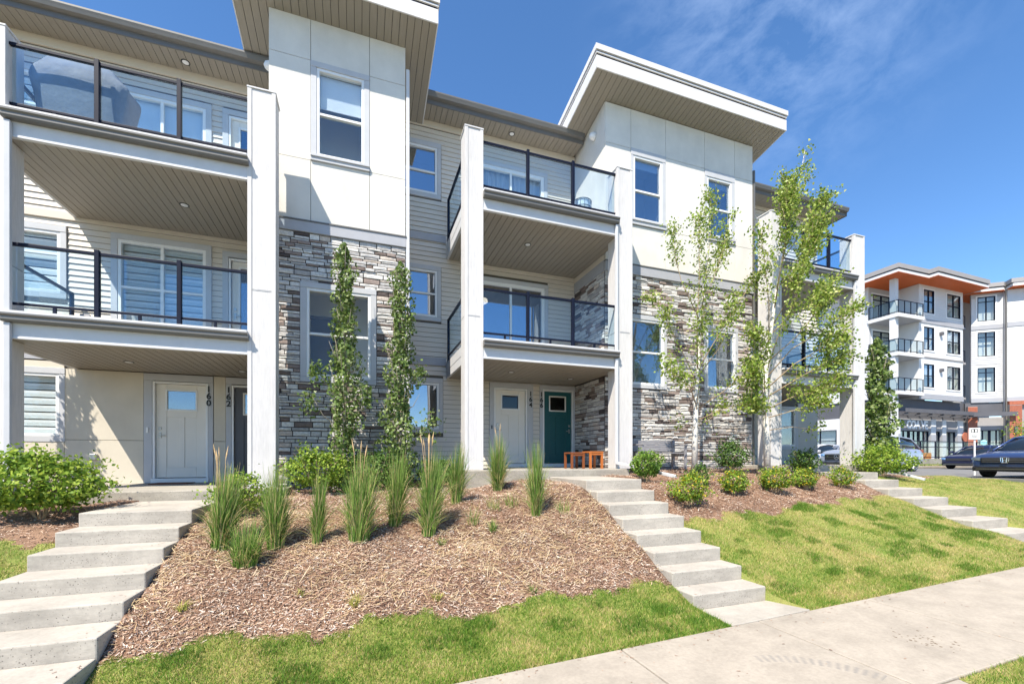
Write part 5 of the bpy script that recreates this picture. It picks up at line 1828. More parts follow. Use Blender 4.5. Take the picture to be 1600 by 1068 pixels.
shrub('potentilla_shrub', 9.28, 6.95, 0.34, 0.50, 1500, 0.042, 'leaf_gold', 'greener potentilla just right of the widest one', 'potentilla shrubs with gold flowers', 50, 12, 0.25)
shrub('potentilla_shrub', 10.45, 6.95, 0.36, 0.58, 1500, 0.042, 'leaf_gold', 'last potentilla, next to the top of the farthest stairs', 'potentilla shrubs with gold flowers', 51, 12, 0.3)
shrub('dark_shrub', 8.7, 8.45, 0.50, 0.85, 2400, 0.05, 'leaf_green', 'tall dark green shrub against the right stone tower, between the aspen trunks', None, 52, 14, 0.3)
shrub('dark_shrub', 6.75, 7.35, 0.30, 0.50, 900, 0.04, 'leaf_green', 'small feathery green shrub behind the second potentilla', None, 53, 9, 0.5)
shrub('dark_shrub', 10.95, 8.25, 0.42, 0.66, 1700, 0.055, 'leaf_green', 'dark spiky shrub in front of the end porch wall', None, 54, 12, 0.5)
shrub('spreading_shrub', 13.95, 8.2, 0.85, 0.92, 4200, 0.062, 'leaf_spirea', 'wide green shrub right of the last white column', None, 55, 20, 0.35)


# feather reed grass
def reed(x, y, h, n, rb, rt, seed, label, plumes=0, floppy=0.0, name='reed_grass', group='reed grass clumps on the mulch bank', cat='grass clump', matname='reed', wd=0.0095):
    rg = np.random.default_rng(seed)
    z0 = float(gz(x, y)) - 0.02
    root = empty(name, (x, y, z0), label, cat, group)
    az = rg.uniform(0, 2 * np.pi, n)
    r0 = 0.78 * rb * np.sqrt(rg.random(n)); arch = rg.random(n) < 0.26
    r1 = rt * rg.uniform(-0.3, 1.2, n) + np.where(arch, rg.uniform(0.08, 0.34, n) * h, (0.10 + floppy) * rg.random(n) ** 5 * h)
    hh = h * np.where(arch, rg.uniform(0.25, 0.8, n), rg.uniform(0.30, 1.0, n) ** 0.8)
    az2 = az + rg.normal(0, 0.5, n)
    S_ = 5
    lx, ly = rg.normal(0, 0.06, 2)
    lx = lx + rg.normal(0, 0.028, n); ly = ly + rg.normal(0, 0.028, n)
    pts = []
    for k in range(S_):
        f = k / (S_ - 1)
        rad = r0 * (1 - f) + 0
        dx = np.cos(az) * r0 + np.cos(az2) * (r1) * f ** 2.2 + lx * f * hh
        dy = np.sin(az) * r0 + np.sin(az2) * (r1) * f ** 2.2 + ly * f * hh
        dz = hh * (f - (0.15 + floppy) * 0.9 * f ** 3 * np.minimum(r1 / (rt + 0.02), 2.2) * 0.6)
        pts.append(np.stack([x + dx, y + dy, z0 + dz], 1))
    sa = rg.uniform(0, 2 * np.pi, n)
    side = np.stack([np.cos(sa), np.sin(sa), np.zeros(n)], 1)
    V, Fs = [], []
    for k in range(S_):
        w = wd * (1 - 0.85 * (k / (S_ - 1)) ** 1.5) / 2
        V += [pts[k] - side * w, pts[k] + side * w]
    V = np.concatenate(V)
    a = np.arange(n)
    for k in range(S_ - 1):
        b0 = 2 * k * n
        Fs.append(np.stack([b0 + a, b0 + n + a, b0 + 3 * n + a, b0 + 2 * n + a], 1))
    rv = np.where(arch & (rg.random(n) < 0.3), 0.9 + 0.1 * rg.random(n), rg.random(n)); rn = np.tile(rv, S_ - 1)
    o = np_mesh('blades', V, np.concatenate(Fs), M[matname], rn, root); o['kind'] = 'stuff'
    for k in range(plumes):
        a_ = rg.uniform(0, 2 * math.pi); d = rg.uniform(0.02, 0.10)
        p0 = Vector((x + math.cos(a_) * 0.03, y + math.sin(a_) * 0.03, z0 + h * 0.5))
        p1 = Vector((x + math.cos(a_) * d, y + math.sin(a_) * d, z0 + h * rg.uniform(0.9, 1.0)))
        p2 = p1 + Vector((math.cos(a_) * 0.03, math.sin(a_) * 0.03, 0.14 + 0.06 * rg.random()))
        MB().tube([p0, p1, p1.lerp(p2, 0.4), p2], [0.002, 0.003, 0.009, 0.002], 6).build('plume', M['plume'], root)
    return root


reed(-1.62, 6.35, 1.14, 806, 0.135, 0.102, 61, 'reed grass clump with pale seed heads, nearest to the first stairs', 5, 0.12)  # clump positions and heights taken from image pixels, unprojected onto the terrain
reed(-1.27, 5.95, 0.66, 561, 0.162, 0.139, 62, 'low floppy dark green grass clump at the front of the row', 0, 0.35)
reed(-1.01, 6.31, 1.18, 733, 0.120, 0.095, 63, 'upright reed grass clump below the white column of the first porch', 0, 0.10)
reed(-0.52, 6.29, 1.03, 415, 0.068, 0.063, 64, 'thinnest reed grass clump, front row, left of the tower window', 0, 0.06)
reed(0.0, 6.22, 1.26, 1027, 0.162, 0.108, 65, 'dense reed grass clump below the left columnar aspen', 3, 0.10)
reed(0.51, 6.70, 1.24, 635, 0.108, 0.102, 66, 'airy reed grass clump between the two columnar aspens', 0, 0.14)
reed(0.94, 6.30, 1.37, 1027, 0.120, 0.114, 67, 'tallest reed grass clump with tan plumes, below the right columnar aspen', 8, 0.10)
reed(1.53, 7.21, 1.10, 635, 0.108, 0.089, 68, 'reed grass clump left of the middle porch column', 0, 0.12)
reed(2.50, 7.95, 1.16, 782, 0.120, 0.102, 69, 'reed grass clump in front of the white door of the middle porch', 2, 0.12)
reed(2.70, 6.55, 1.35, 561, 0.108, 0.082, 70, 'slender reed grass clump in front of the teal door', 0, 0.12)
for k, (x, y, h, lb) in enumerate(((1.85, 6.14, 0.24, 'small dark green weed in the straw below the middle porch'), (-1.65, 5.16, 0.14, 'yellow tuft nearest to the first stairs on bare mulch'),
                                   (-0.04, 4.96, 0.17, 'yellow-green tuft at the lower edge of the mulch, middle of the bank'), (0.82, 4.89, 0.13, 'pale yellow tuft at the grass edge, right of the middle tuft'),
                                   (-0.6, 5.31, 0.10, 'faint small yellow tuft in open mulch on the left half'), (1.98, 4.86, 0.12, 'green tuft at the lawn edge near the middle stairs'),
                                   (1.09, 6.06, 0.13, 'small green sprout at the foot of the tallest reed grass'))):
    reed(x, y, h, 60 if k else 110, 0.05, 0.10, 80 + k, lb, 0, 0.2, 'weed_tuft', 'small weed tufts in the mulch', 'weed', matname='tuft' if 'yellow' in lb else 'reed', wd=0.010)
for k, (x, y, h, lb) in enumerate(((1.62, 6.40, 0.42, 'wispy straw coloured grass between the tallest reed grass and the weed'), (2.39, 6.83, 0.34, 'wispy dry grass below the white middle door'), (3.15, 6.46, 0.34, 'thin dry grass beside the middle stairs'), (2.05, 6.7, 0.36, 'wispy dry grass behind the small dark green weed'))):
    reed(x, y, h, 55, 0.12, 0.16, 95 + k, lb, 0, 0.2, 'dry_grass', 'wispy dry grass on the bank', 'grass clump', wd=0.006)

# ------------------------------------------------------------------ things on porches and balconies
# covered barbecue on the top left balcony
zb = 5.515
root = empty('covered_barbecue', (-4.42, 9.55, zb), 'barbecue under a grey canvas cover on the top left balcony', 'barbecue')
m = MB()
secs = []
rr = random.Random(4)
prof = [(0.0, 0.56, 0.26), (0.18, 0.57, 0.27), (0.45, 0.60, 0.28), (0.72, 0.66, 0.29), (0.84, 0.68, 0.30), (0.90, 0.62, 0.29), (1.02, 0.50, 0.26), (1.14, 0.44, 0.22), (1.18, 0.40, 0.16)]
rings = []
for z, hx, hy in prof:
    ring = []
    for k in range(28):
        a = 2 * math.pi * k / 28
        c, s_ = math.cos(a), math.sin(a)
        e = 0.35
        px = hx * math.copysign(abs(c) ** e, c); py = hy * math.copysign(abs(s_) ** e, s_)
        fold = 1 + 0.05 * math.sin(k * 2.3 + z * 6) * (1 - z * 0.5) + (0.06 * rr.random())
        ring.append(m.p(-4.42 + px * fold, 9.55 + py * fold, zb + z + 0.02 * math.sin(k * 1.1 + z * 7)))
    rings.append(ring)
for k in range(len(rings) - 1):
    for j in range(28):
        m.f.append([rings[k][j], rings[k][(j + 1) % 28], rings[k + 1][(j + 1) % 28], rings[k + 1][j]]); m.m.append(0)
m.f.append(rings[-1]); m.m.append(0)
o = m.build('cover', M['bbq_cover'], root, smooth=True)
md = o.modifiers.new('sub', 'SUBSURF'); md.levels = 1; md.render_levels = 1
m = MB(); m.box(-4.98, 9.28, zb + 0.80, -3.86, 9.29, zb + 0.83); m.build('strap', M['black'], root)

# folded grey chair back leaning on the lower left balcony
root = empty('folded_chair', (-5.15, 11.2, 2.38), 'small folded grey chair at the back of the lower left balcony', 'chair')
m = MB(); m.hexa([(-5.40, 11.15, 2.40), (-5.02, 11.15, 2.40), (-5.02, 11.19, 2.40), (-5.40, 11.19, 2.40), (-5.36, 11.32, 2.95), (-5.20, 11.32, 2.95), (-5.20, 11.36, 2.95), (-5.36, 11.36, 2.95)])
m.build('back', M['bench'], root, bevel=0.01)
for a in (-5.38, -5.06):
    MB().tube([(a, 11.1, 2.38), (a + 0.04 * (1 if a < -5.2 else -1), 11.34, 2.9)], 0.012, 6).build('leg', M['metal'], root)

# wire basket planter on the top middle balcony
root = empty('wire_planter', (5.06, 9.36, 5.69), 'round planter in a wire basket on the top middle balcony', 'planter')
c0 = (5.06, 9.36, 5.69)
MB().lathe(c0, [(0.24, 0.0), (0.25, 0.10), (0.245, 0.13), (0.21, 0.14)], 24).build('base', M['bench'], root)
MB().lathe((c0[0], c0[1], c0[2] + 0.14), [(0.19, 0.0), (0.205, 0.30), (0.20, 0.31)], 24).build('pot', M['sign_white'], root)
w = MB()
for zz, r in ((0.16, 0.222), (0.28, 0.222), (0.44, 0.222)):
    w.tube([(c0[0] + r * math.cos(k * 2 * math.pi / 24), c0[1] + r * math.sin(k * 2 * math.pi / 24), c0[2] + zz) for k in range(25)], 0.010, 5, cap=False)
for k in range(14):
    a = k * 2 * math.pi / 14
    w.tube([(c0[0] + 0.222 * math.cos(a), c0[1] + 0.222 * math.sin(a), c0[2] + 0.13), (c0[0] + 0.222 * math.cos(a), c0[1] + 0.222 * math.sin(a), c0[2] + 0.45)], 0.005, 4)
w.build('wire_frame', M['gutter'], root)


# two small orange wooden tables on the middle porch
def side_table(x0, x1, y0, y1, z0, z1, label, wd='wood_orange'):
    r = empty('side_table', ((x0 + x1) / 2, (y0 + y1) / 2, z0), label, 'table', 'wooden side tables on the middle porch')
    MB().box(x0, y0, z1 - 0.035, x1, y1, z1).build('tabletop', M[wd], r, bevel=0.005)
    for a in (x0 + 0.002, x1 - 0.052):
        for b in (y0 + 0.002, y1 - 0.052):
            MB().box(a, b, z0, a + 0.05, b + 0.05, z1 - 0.036).build('leg', M[wd], r, bevel=0.004)
    MB().box(x0 + 0.053, y0 + 0.01, z1 - 0.085, x1 - 0.053, y0 + 0.035, z1 - 0.037).build('apron', M[wd], r)
    return r


side_table(4.72, 5.08, 9.25, 9.65, -0.24, 0.15, 'orange wooden side table coloured as in shade, nearer the teal door', 'wood_orange_shaded')
side_table(5.10, 5.46, 9.05, 9.45, -0.24, 0.17, 'orange wooden side table nearer the stone wall, in front of its twin')

root = tag(MB().box(-4.05, 10.85, -0.528, -3.38, 11.35, -0.512).build('doormat', M['mat']), 'flat reddish brown doormat in front of door 160', 'doormat')

# grey slatted bench by the stone wall
bz = -0.27
root = empty('garden_bench', (7.2, 9.35, bz), 'weathered grey slatted bench against the right stone tower', 'bench')
for k in range(5):
    MB().box(6.62, 9.56 + 0.012 * k, bz + 0.46 + k * 0.056, 7.86, 9.58 + 0.012 * k, bz + 0.51 + k * 0.056).build('back_slat', M['bench'], root, bevel=0.004)
for k in range(5):
    MB().box(6.62, 9.12 + k * 0.085, bz + 0.40, 7.86, 9.19 + k * 0.085, bz + 0.425).build('seat_slat', M['bench'], root, bevel=0.004)
for a in (6.56, 7.87):
    MB().box(a, 9.54, bz, a + 0.055, 9.62, bz + 0.76).build('leg', M['bench'], root, bevel=0.005)
    MB().box(a, 9.08, bz, a + 0.055, 9.14, bz + 0.60).build('leg', M['bench'], root, bevel=0.005)
    MB().box(a - 0.005, 9.06, bz + 0.602, a + 0.06, 9.535, bz + 0.635).build('armrest', M['bench'], root, bevel=0.005)
    MB().box(a + 0.005, 9.142, bz + 0.34, a + 0.05, 9.535, bz + 0.395).build('side_rail', M['bench'], root)
# ------------------------------------------------------------------ apartment building beyond the parking lot
apt = empty('apartment_building', (44.0, 24.0, -0.62), 'four storey grey and white apartment building with cedar soffits, brick piers and shops below', 'building')
FL = [5.47, 8.60, 11.72]                       # floor levels of the upper storeys
ROOF = 14.6
f_west = frame((41.0, 40.0), (0, -1))
f_back = frame((41.0, 25.2), (1, 0))
f_side = frame((44.2, 25.2), (0, -1))
f_front = frame((44.2, 23.3), (1, 0))
f_gap = frame((50.3, 24.6), (1, 0))
f_w2 = frame((51.5, 23.3), (0.765, -0.644))
u2 = f_w2[1]; n2 = f_w2[2]
p3 = (51.5 + u2[0] * 2.18 - n2[0] * 0.35, 23.3 + u2[1] * 2.18 - n2[1] * 0.35)
f_w3 = frame(p3, (0.765, -0.644))


def abox(fr, a0, a1, b0, b1, z0, z1, name, matname, parent=apt, bevel=0):
    return MB(fr).box(a0, b0, z0, a1, b1, z1).build(name, M[matname], parent, bevel=bevel)


def awin(fr, a0, a1, z0, z1, parent=apt, cas=0.12, cross=True, top=0.0, casing='white', blind=None):
    m = MB(fr)
    m.ring(a0, z0, a1, z1, 0.06, -0.03, 0.08)
    mid = (a0 + a1) / 2
    m.box(mid - 0.035, -0.025, z0 + 0.06, mid + 0.035, 0.07, z1 - 0.06)
    zz = z1 - 0.45 if top else (z0 + z1) / 2
    if cross:
        m.box(a0 + 0.06, -0.02, zz - 0.03, mid - 0.035, 0.07, zz + 0.03); m.box(mid + 0.035, -0.02, zz - 0.03, a1 - 0.06, 0.07, zz + 0.03)
    w = m.build('window', M['rail'], parent)
    MB(fr).box(a0 + 0.06, 0.02, z0 + 0.06, mid - 0.036, 0.03, z1 - 0.06).build('pane', M['pane'], w)
    MB(fr).box(mid + 0.036, 0.022, z0 + 0.06, a1 - 0.06, 0.032, z1 - 0.06).build('pane', M['pane'], w)
    if cas:
        MB(fr).ring(a0 - cas, z0 - cas, a1 + cas, z1 + cas, cas - 0.002, -0.035, 0.03).build('casing', M[casing], w)
    q = MB(fr)
    q.poly([(a0, 0.5, z0), (a1, 0.5, z0), (a1, 0.5, z1), (a0, 0.5, z1)])
    for s in (a0, a1):
        q.poly([(s, 0.09, z0), (s, 0.5, z0), (s, 0.5, z1), (s, 0.09, z1)])
    q.poly([(a0, 0.09, z1), (a1, 0.09, z1), (a1, 0.5, z1), (a0, 0.5, z1)]); q.poly([(a0, 0.09, z0), (a1, 0.09, z0), (a1, 0.5, z0), (a0, 0.5, z0)])
    q.build('room_recess', M['room'], w)
    if blind:
        MB(fr).box(a0 + 0.08, 0.12, z0 + blind, a1 - 0.08, 0.13, z1 - 0.07).build('blind', M['blind'], w)
    return w


def awall(fr, a0, a1, z0, z1, holes, matname, th=0.16, name='wall'):
    m = wall_with_holes(fr, a0, a1, z0, z1, holes, th, 0.0)
    return m.build(name, M[matname], apt)


def clap(fr, a0, a1, z0, z1, holes, matname, pitch=0.2):
    """lap siding as one relief part"""
    m = MB(fr)
    n = int((z1 - z0) / pitch)
    for k in range(n):
        z = z0 + k * pitch
        for s0, s1 in spans(a0, a1, z, z + pitch, holes):
            m.hexa([(s0, -0.022, z), (s1, -0.022, z), (s1, 0, z), (s0, 0, z), (s0, -0.004, z + pitch), (s1, -0.004, z + pitch), (s1, 0, z + pitch), (s0, 0, z + pitch)])
    o = m.build('siding_field', M[matname], apt)
    o['kind'] = 'stuff'


# west wall
hw = [(8.6, 10.9, z + 0.75, z + 2.55) for z in FL] + [(2.4, 4.6, z + 0.75, z + 2.55) for z in FL]
awall(f_west, 0, 14.8, 5.0, ROOF, hw, 'apt_white')
clap(f_west, 12.4, 14.8, 5.1, ROOF - 0.3, [], 'apt_white')
for h in hw:
    awin(f_west, *h, top=1, cas=0.16)
abox(f_west, 0, 14.82, -0.05, 0.0, 5.0, 5.35, 'belly_band', 'apt_white')
abox(f_west, 0, 14.8, 0.05, 0.4, 3.6, 4.99, 'wall', 'apt_dark')
awall(f_west, 0, 14.8, -0.62, 3.6, [(9.2, 12.2, 0.6, 2.6), (2.5, 6.5, 0.2, 2.6)], 'apt_white', 0.3)
clap(f_west, 6.6, 9.1, -0.5, 3.5, [], 'apt_white')
awin(f_west, 9.2, 12.2, 0.6, 2.6, cas=0)
awin(f_west, 2.5, 6.5, 0.2, 2.6, cas=0)
# recess behind the balconies
hb = [(0.55, 2.85, z + 0.02, z + 2.35) for z in FL]
awall(f_back, 0.165, 3.195, 5.0, ROOF, hb, 'apt_grey')
for h in hb:
    awin(f_back, *h, top=1, cas=0.14)
awall(f_side, 0, 1.735, 5.0, ROOF, [], 'apt_white', 0.16)
# front wing
hf = []
for z in FL:
    hf += [(0.60, 2.0, z + 0.55, z + 2.5), (3.78, 5.68, z + 0.50, z + 2.5)]
awall(f_front, 0, 6.1, 5.0, ROOF, hf, 'apt_white')
for k, h in enumerate(hf):
    awin(f_front, *h, cas=0.12, blind=0.9 if k % 3 == 0 else None)
clap(f_front, 0.02, 6.08, FL[2] + 0.05, ROOF - 0.6, [(h[0] - .12, h[1] + .12, h[2] - .12, h[3] + .12) for h in hf], 'apt_white', 0.2)
for z, t_ in ((FL[2] - 0.32, 0.34), (FL[1] - 0.12, 0.10), (5.0, 0.45)):
    abox(f_front, -0.03, 6.12, -0.05, 0.0, z, z + t_, 'belly_band', 'apt_band' if t_ > 0.2 else 'taupe')
for z in FL[:2]:
    m = MB(f_front); m.box(2.75, -0.22, z + 1.95, 3.0, -0.001, z + 2.2); m.build('vent_hood', M['apt_dark'], apt)
# gap with small balconies
awall(f_gap, 0, 7.0, -0.6, ROOF, [], 'apt_grey')
for z in FL:
    abox(f_gap, 0.02, 1.1, -1.0, -0.002, z - 0.2, z, 'balcony_slab', 'taupe')
    m = MB(f_gap); m.ring(0.05, z, 1.05, z + 1.05, 0.05, -0.98, -0.94); m.build('railing', M['rail'], apt)
# angled wings
for fr, L, sid, h in ((f_w2, 2.18, True, [(0.42, 1.62)]), (f_w3, 6.0, False, [(1.25, 2.7), (4.1, 5.5)])):
    hh = [(a, b, z + 0.40, z + 2.55) for z in FL for a, b in h]
    awall(fr, 0, L, 5.0, ROOF, hh, 'apt_white' if not sid else 'apt_grey')
    for q in hh:
        awin(fr, *q, cas=0.12, top=1, casing='white', blind=0.3 if (fr is f_w3) else None)
    clap(fr, 0.02, L - 0.02, FL[2] + 0.05, ROOF - 0.3, [(q[0] - .12, q[1] + .12, q[2] - .12, q[3] + .12) for q in hh], 'apt_white', 0.2)
    if sid:
        clap(fr, 0.02, L - 0.02, 5.3, FL[2] - 0.4, [(q[0] - .12, q[1] + .12, q[2] - .12, q[3] + .12) for q in hh], 'apt_grey', 0.2)
    abox(fr, -0.02, L, -0.05, 0.0, FL[2] - 0.32, FL[2] + 0.02, 'belly_band', 'apt_band')
    abox(fr, -0.02, L, -0.08, 0.0, 4.95, 5.32, 'belly_band', 'apt_band')
m = MB(f_w3); m.box(-0.08, -0.08, 0.2, 0.02, 0.02, ROOF); m.build('downspout', M['gutter'], apt)
m = MB(f_w3); m.box(-0.02, 0.001, -0.6, 0.1, 0.6, ROOF); m.build('wall', M['apt_white'], apt)


# balconies at the corner
for k, z in enumerate(FL):
    s = MB().box(40.9, 22.9, z - 0.28, 44.16, 25.17, z).build('balcony_slab', M['apt_white'], apt)
    MB().box(41.0, 23.0, z - 0.29, 44.1, 25.1, z - 0.282).build('soffit', M['apt_band'], s)
    r = MB()
    for (a, b, c, d) in ((40.95, 22.94, 44.12, 22.98), (40.93, 22.94, 40.97, 25.1)):
        r.box(a, b, z + 1.03, c, d, z + 1.08); r.box(a, b, z + 0.10, c, d, z + 0.14)
    rl = r.build('railing', M['rail'], s)
    for a in np.linspace(40.95, 44.1, 5):
        MB().box(a - 0.025, 22.935, z, a + 0.025, 22.985, z + 1.08).build('post', M['rail'], rl)
    for b in np.linspace(23.6, 25.1, 3):
        MB().box(40.925, b - 0.025, z, 40.975, b + 0.025, z + 1.08).build('post', M['rail'], rl)
    MB().box(40.99, 22.957, z + 0.142, 44.08, 22.965, z + 1.02).build('glass_panel', M['far_glass'], rl)
    MB().box(40.947, 23.0, z + 0.142, 40.953, 25.08, z + 1.02).build('glass_panel', M['far_glass'], rl)
MB().box(40.98, 23.2, -0.62, 41.4, 23.6, ROOF).build('column', M['apt_white'], apt)


# flat roofs with cedar soffit
def flat_roof(pts, name='roof', z0=ROOF):
    m = MB()
    n = len(pts)
    lo = [m.p(x, y, z0) for x, y in pts]; hi = [m.p(x, y, z0 + 0.02) for x, y in pts]
    m.f.append(lo[::-1]); m.m.append(0); m.f.append(hi); m.m.append(0)
    for k in range(n):
        m.f.append([lo[k], lo[(k + 1) % n], hi[(k + 1) % n], hi[k]]); m.m.append(0)
    sf = m.build('soffit', M['apt_wood'], apt)
    cx_ = sum(p[0] for p in pts) / n; cy_ = sum(p[1] for p in pts) / n
    for grow_, a, b, mt in ((0.0, 0.021, 0.24, 'fascia'), (-0.05, 0.241, 0.33, 'apt_dark'), (0.06, 0.331, 0.68, 'taupe')):
        m = MB()
        q = [(x + grow_ * (1 if x > cx_ else -1), y + grow_ * (1 if y > cy_ else -1)) for x, y in pts]
        lo = [m.p(x, y, z0 + a) for x, y in q]; hi = [m.p(x, y, z0 + b) for x, y in q]
        m.f.append(lo[::-1]); m.m.append(0); m.f.append(hi); m.m.append(0)
        for k in range(n):
            m.f.append([lo[k], lo[(k + 1) % n], hi[(k + 1) % n], hi[k]]); m.m.append(0)
        m.build('fascia', M[mt], sf)


flat_roof([(39.8, 42), (39.8, 22.3), (43.6, 22.3), (43.6, 21.7), (51.0, 21.9), (51.0, 42)])
e2 = (51.3 - n2[0] * 0.5, 23.3 - n2[1] * 0.5)
flat_roof([(51.02, 40), (51.02, 23.0), e2, (e2[0] + u2[0] * 2.0, e2[1] + u2[1] * 2.0), (70, 25), (70, 40)], z0=ROOF - 0.05)
e3 = (p3[0] - n2[0] * 0.8, p3[1] - n2[1] * 0.8)
flat_roof([(e3[0] + n2[0] * 3, e3[1] + n2[1] * 3), e3, (e3[0] + u2[0] * 6.4, e3[1] + u2[1] * 6.4), (e3[0] + u2[0] * 6.4 + n2[0] * 6, e3[1] + u2[1] * 6.4 + n2[1] * 6)], z0=ROOF + 0.03)
# solid core so no light leaks through
MB().box(41.3, 26.0, -0.6, 50.2, 39.5, ROOF - 0.01).build('core', M['apt_grey'], apt)

# shops at street level
f_sh = frame((41.0, 23.7), (1, 0))  # pier positions along this front worked out from image pixel columns
abox(f_sh, 0.0, 10.4, 0.0, 0.3, 3.35, 4.98, 'wall', 'apt_dark')
abox(f_sh, 1.2, 10.3, -0.12, -0.001, 2.35, 3.35, 'sign_board', 'taupe')
glass_spans = [(1.3, 2.6), (2.68, 3.9), (3.98, 5.2), (5.95, 6.75), (7.4, 8.95)]
for a, b in glass_spans:
    awin(f_sh, a, b, -0.45, 2.34, cas=0)
for a0, a1 in ((0.2, 1.2), (5.25, 5.9), (6.8, 7.35), (9.0, 9.8)):
    o = abox(f_sh, a0, a1, -0.2, 0.3, -0.6, 3.34, 'pier', 'apt_white')
    MB(f_sh).box(a0 - 0.01, -0.215, 1.35, a1 + 0.01, 0.0, 2.05).build('pier_band', M['apt_band'], o)
    q = MB(f_sh)
    for k in range(9):
        q.box(a0 + 0.01, -0.215, -0.5 + k * 0.2, a1 - 0.01, -0.201, -0.5 + k * 0.2 + 0.17)
    o2 = q.build('siding_field', M['apt_white'], o); o2['kind'] = 'stuff'
m = MB(f_sh); m.box(4.4, 0.6, -0.4, 4.9, 0.7, 2.3); m.build('brick_panel', M['brick_red'], apt)
# canopy beams
for a0, a1, z, b in ((0.6, 10.6, 3.75, -1.0), (0.6, 10.6, 3.55, -0.55)):
    abox(f_sh, a0, a1, b, b + 0.12, z, z + 0.32, 'canopy_beam', 'apt_dark')
for a in np.linspace(0.8, 10.2, 7):
    abox(f_sh, a, a + 0.12, -0.9, -0.002, 3.62, 3.74, 'canopy_bracket', 'apt_dark')
# the white letters over the shop door
cu = bpy.data.curves.new('sign_letters', 'FONT'); cu.body = 'COA VE'; cu.size = 1.0; cu.extrude = 0.03; cu.offset = 0.03; cu.space_character = 0.95
tmp = bpy.data.objects.new('tmp', cu); me = bpy.data.meshes.new_from_object(tmp); bpy.data.objects.remove(tmp)
me.name = 'sign_letters'; me.materials.clear(); me.materials.append(M['sign_white'])
o = bpy.data.objects.new('sign_letters', me); COL.objects.link(o)
o.location = (43.05, 23.7 - 0.16, 2.52); o.rotation_euler = (math.radians(90), 0, 0); o.scale = (0.80, 0.95, 1)
put(o, apt)
MB(f_sh).box(3.2, -0.02, 0.1, 3.65, -0.005, 0.75).build('poster', M['leaf_poster'] if 'leaf_poster' in M else M['apt_white'], apt)


def brick_pier(fr, a0, a1, z0, z1):
    b_ = MB(fr).box(a0, -0.3, z0, a1, 0.2, z1).build('brick_pier', M['taupe'], apt)
    m = MB(fr)
    z = z0; k = 0
    while z < z1 - 0.05:
        a = a0 - (0.12 if k % 2 else 0.0)
        while a < a1:
            m.box(max(a, a0) + 0.004, -0.315, z + 0.006, min(a + 0.24, a1) - 0.008, -0.301, z + 0.088)
            a += 0.24
        z += 0.094; k += 1
    o = m.build('brick_field', M['brick_red'], b_); o['kind'] = 'stuff'
    return b_


brick_pier(f_w2, -0.35, 0.30, -0.6, 4.6)
brick_pier(f_w3, 0.05, 0.85, -0.6, 4.6)
brick_pier(f_w3, 5.0, 5.8, -0.6, 4.6)
abox(f_w2, -0.4, 2.2, 0.02, 0.3, 4.0, 4.94, 'wall', 'apt_dark')
abox(f_w2, 0.31, 2.15, -0.1, 0.0, 2.5, 3.6, 'sign_board', 'taupe')
abox(f_w2, 0.31, 2.15, 0.0, 0.2, -0.6, 0.3, 'wall', 'apt_dark')
abox(f_w3, 0.86, 6.0, 0.0, 0.3, 2.7, 4.94, 'wall', 'taupe')
abox(f_w3, 0.05, 5.8, -0.29, 0.0, 4.62, 4.94, 'wall', 'brick_red')
awin(f_w2, 0.34, 1.22, 0.3, 2.5, cas=0); awin(f_w2, 1.26, 2.14, 0.3, 2.5, cas=0)
awin(f_w3, 0.9, 4.9, 0.0, 2.7, cas=0)
abox(f_w2, -0.6, 2.6, -1.0, -0.9, 3.65, 4.0, 'canopy_beam', 'apt_dark')
abox(f_w3, 0.3, 0.52, -0.45, -0.316, 2.2, 2.75, 'wall_lamp', 'apt_dark')
# light blue round sticker with a square tail in the window
m = MB(f_w2); m.tube([(0.85, -0.036, 1.42), (0.85, -0.034, 1.42)], 0.23, 20); m.box(0.72, -0.038, 0.75, 1.0, -0.034, 1.18)
m.build('window_sticker', M['sticker'] if 'sticker' in M else M['sign_white'], apt)
# round dark red blade sign
m = MB(f_sh); m.tube([(9.85, -0.35, 1.9), (9.85, -0.28, 1.9)], 0.42, 20); m.build('blade_sign', M['brick_red'], apt)

# ------------------------------------------------------------------ patio fence on its low wall
pf = empty('patio_fence', (41.5, 19.5, -0.6), 'black patio fence on a low concrete wall in front of the shops', 'fence')
MB().box(35.5, 19.4, -0.6, 49.0, 19.7, 0.0).build('low_wall', M['slab'], pf)
for z in (0.08, 0.80, 1.20):
    MB().box(35.5, 19.53, z, 49.0, 19.57, z + 0.05).build('rail', M['rail'], pf)
for a in np.arange(35.6, 49.0, 1.65):
    MB().box(a, 19.52, 0.0, a + 0.07, 19.58, 1.25).build('post', M['rail'], pf)
    MB().box(a + 0.08, 19.545, 0.14, a + 1.57, 19.553, 0.79).build('glass_panel', M['far_glass'], pf)
    MB().box(a + 0.08, 19.545, 0.86, a + 1.57, 19.553, 1.19).build('glass_panel', M['far_glass'], pf)
tag(MB().box(38.45, 19.72, -0.0, 38.85, 20.1, 0.42).build('planter_box', M['orange'], bevel=0.03), 'small orange box behind the patio fence', 'planter')
bs2 = MB(); bs2.box(32.5, 17.9, -0.62, 46, 19.2, -0.48)
tag(bs2.build('lawn', M['turf']), kind='structure')
kk = MB()
for a in np.arange(32.0, 46.4, 2.4):
    kk.box(a, 17.6, -0.62, a + 2.39, 17.88, -0.46)
tag(kk.build('kerb', M['walk'], bevel=0.02), kind='structure')
rg = np.random.default_rng(77)
n = 7000
P = np.stack([rg.uniform(32.5, 46, n), rg.uniform(17.9, 19.2, n), np.full(n, -0.485)], 1)
ang = rg.uniform(0, 6.28, n); sd_ = np.stack([np.cos(ang), np.sin(ang), 0 * ang], 1) * 0.02
tip = P + np.stack([rg.normal(0, .04, n), rg.normal(0, .04, n), rg.uniform(.06, .14, n)], 1)
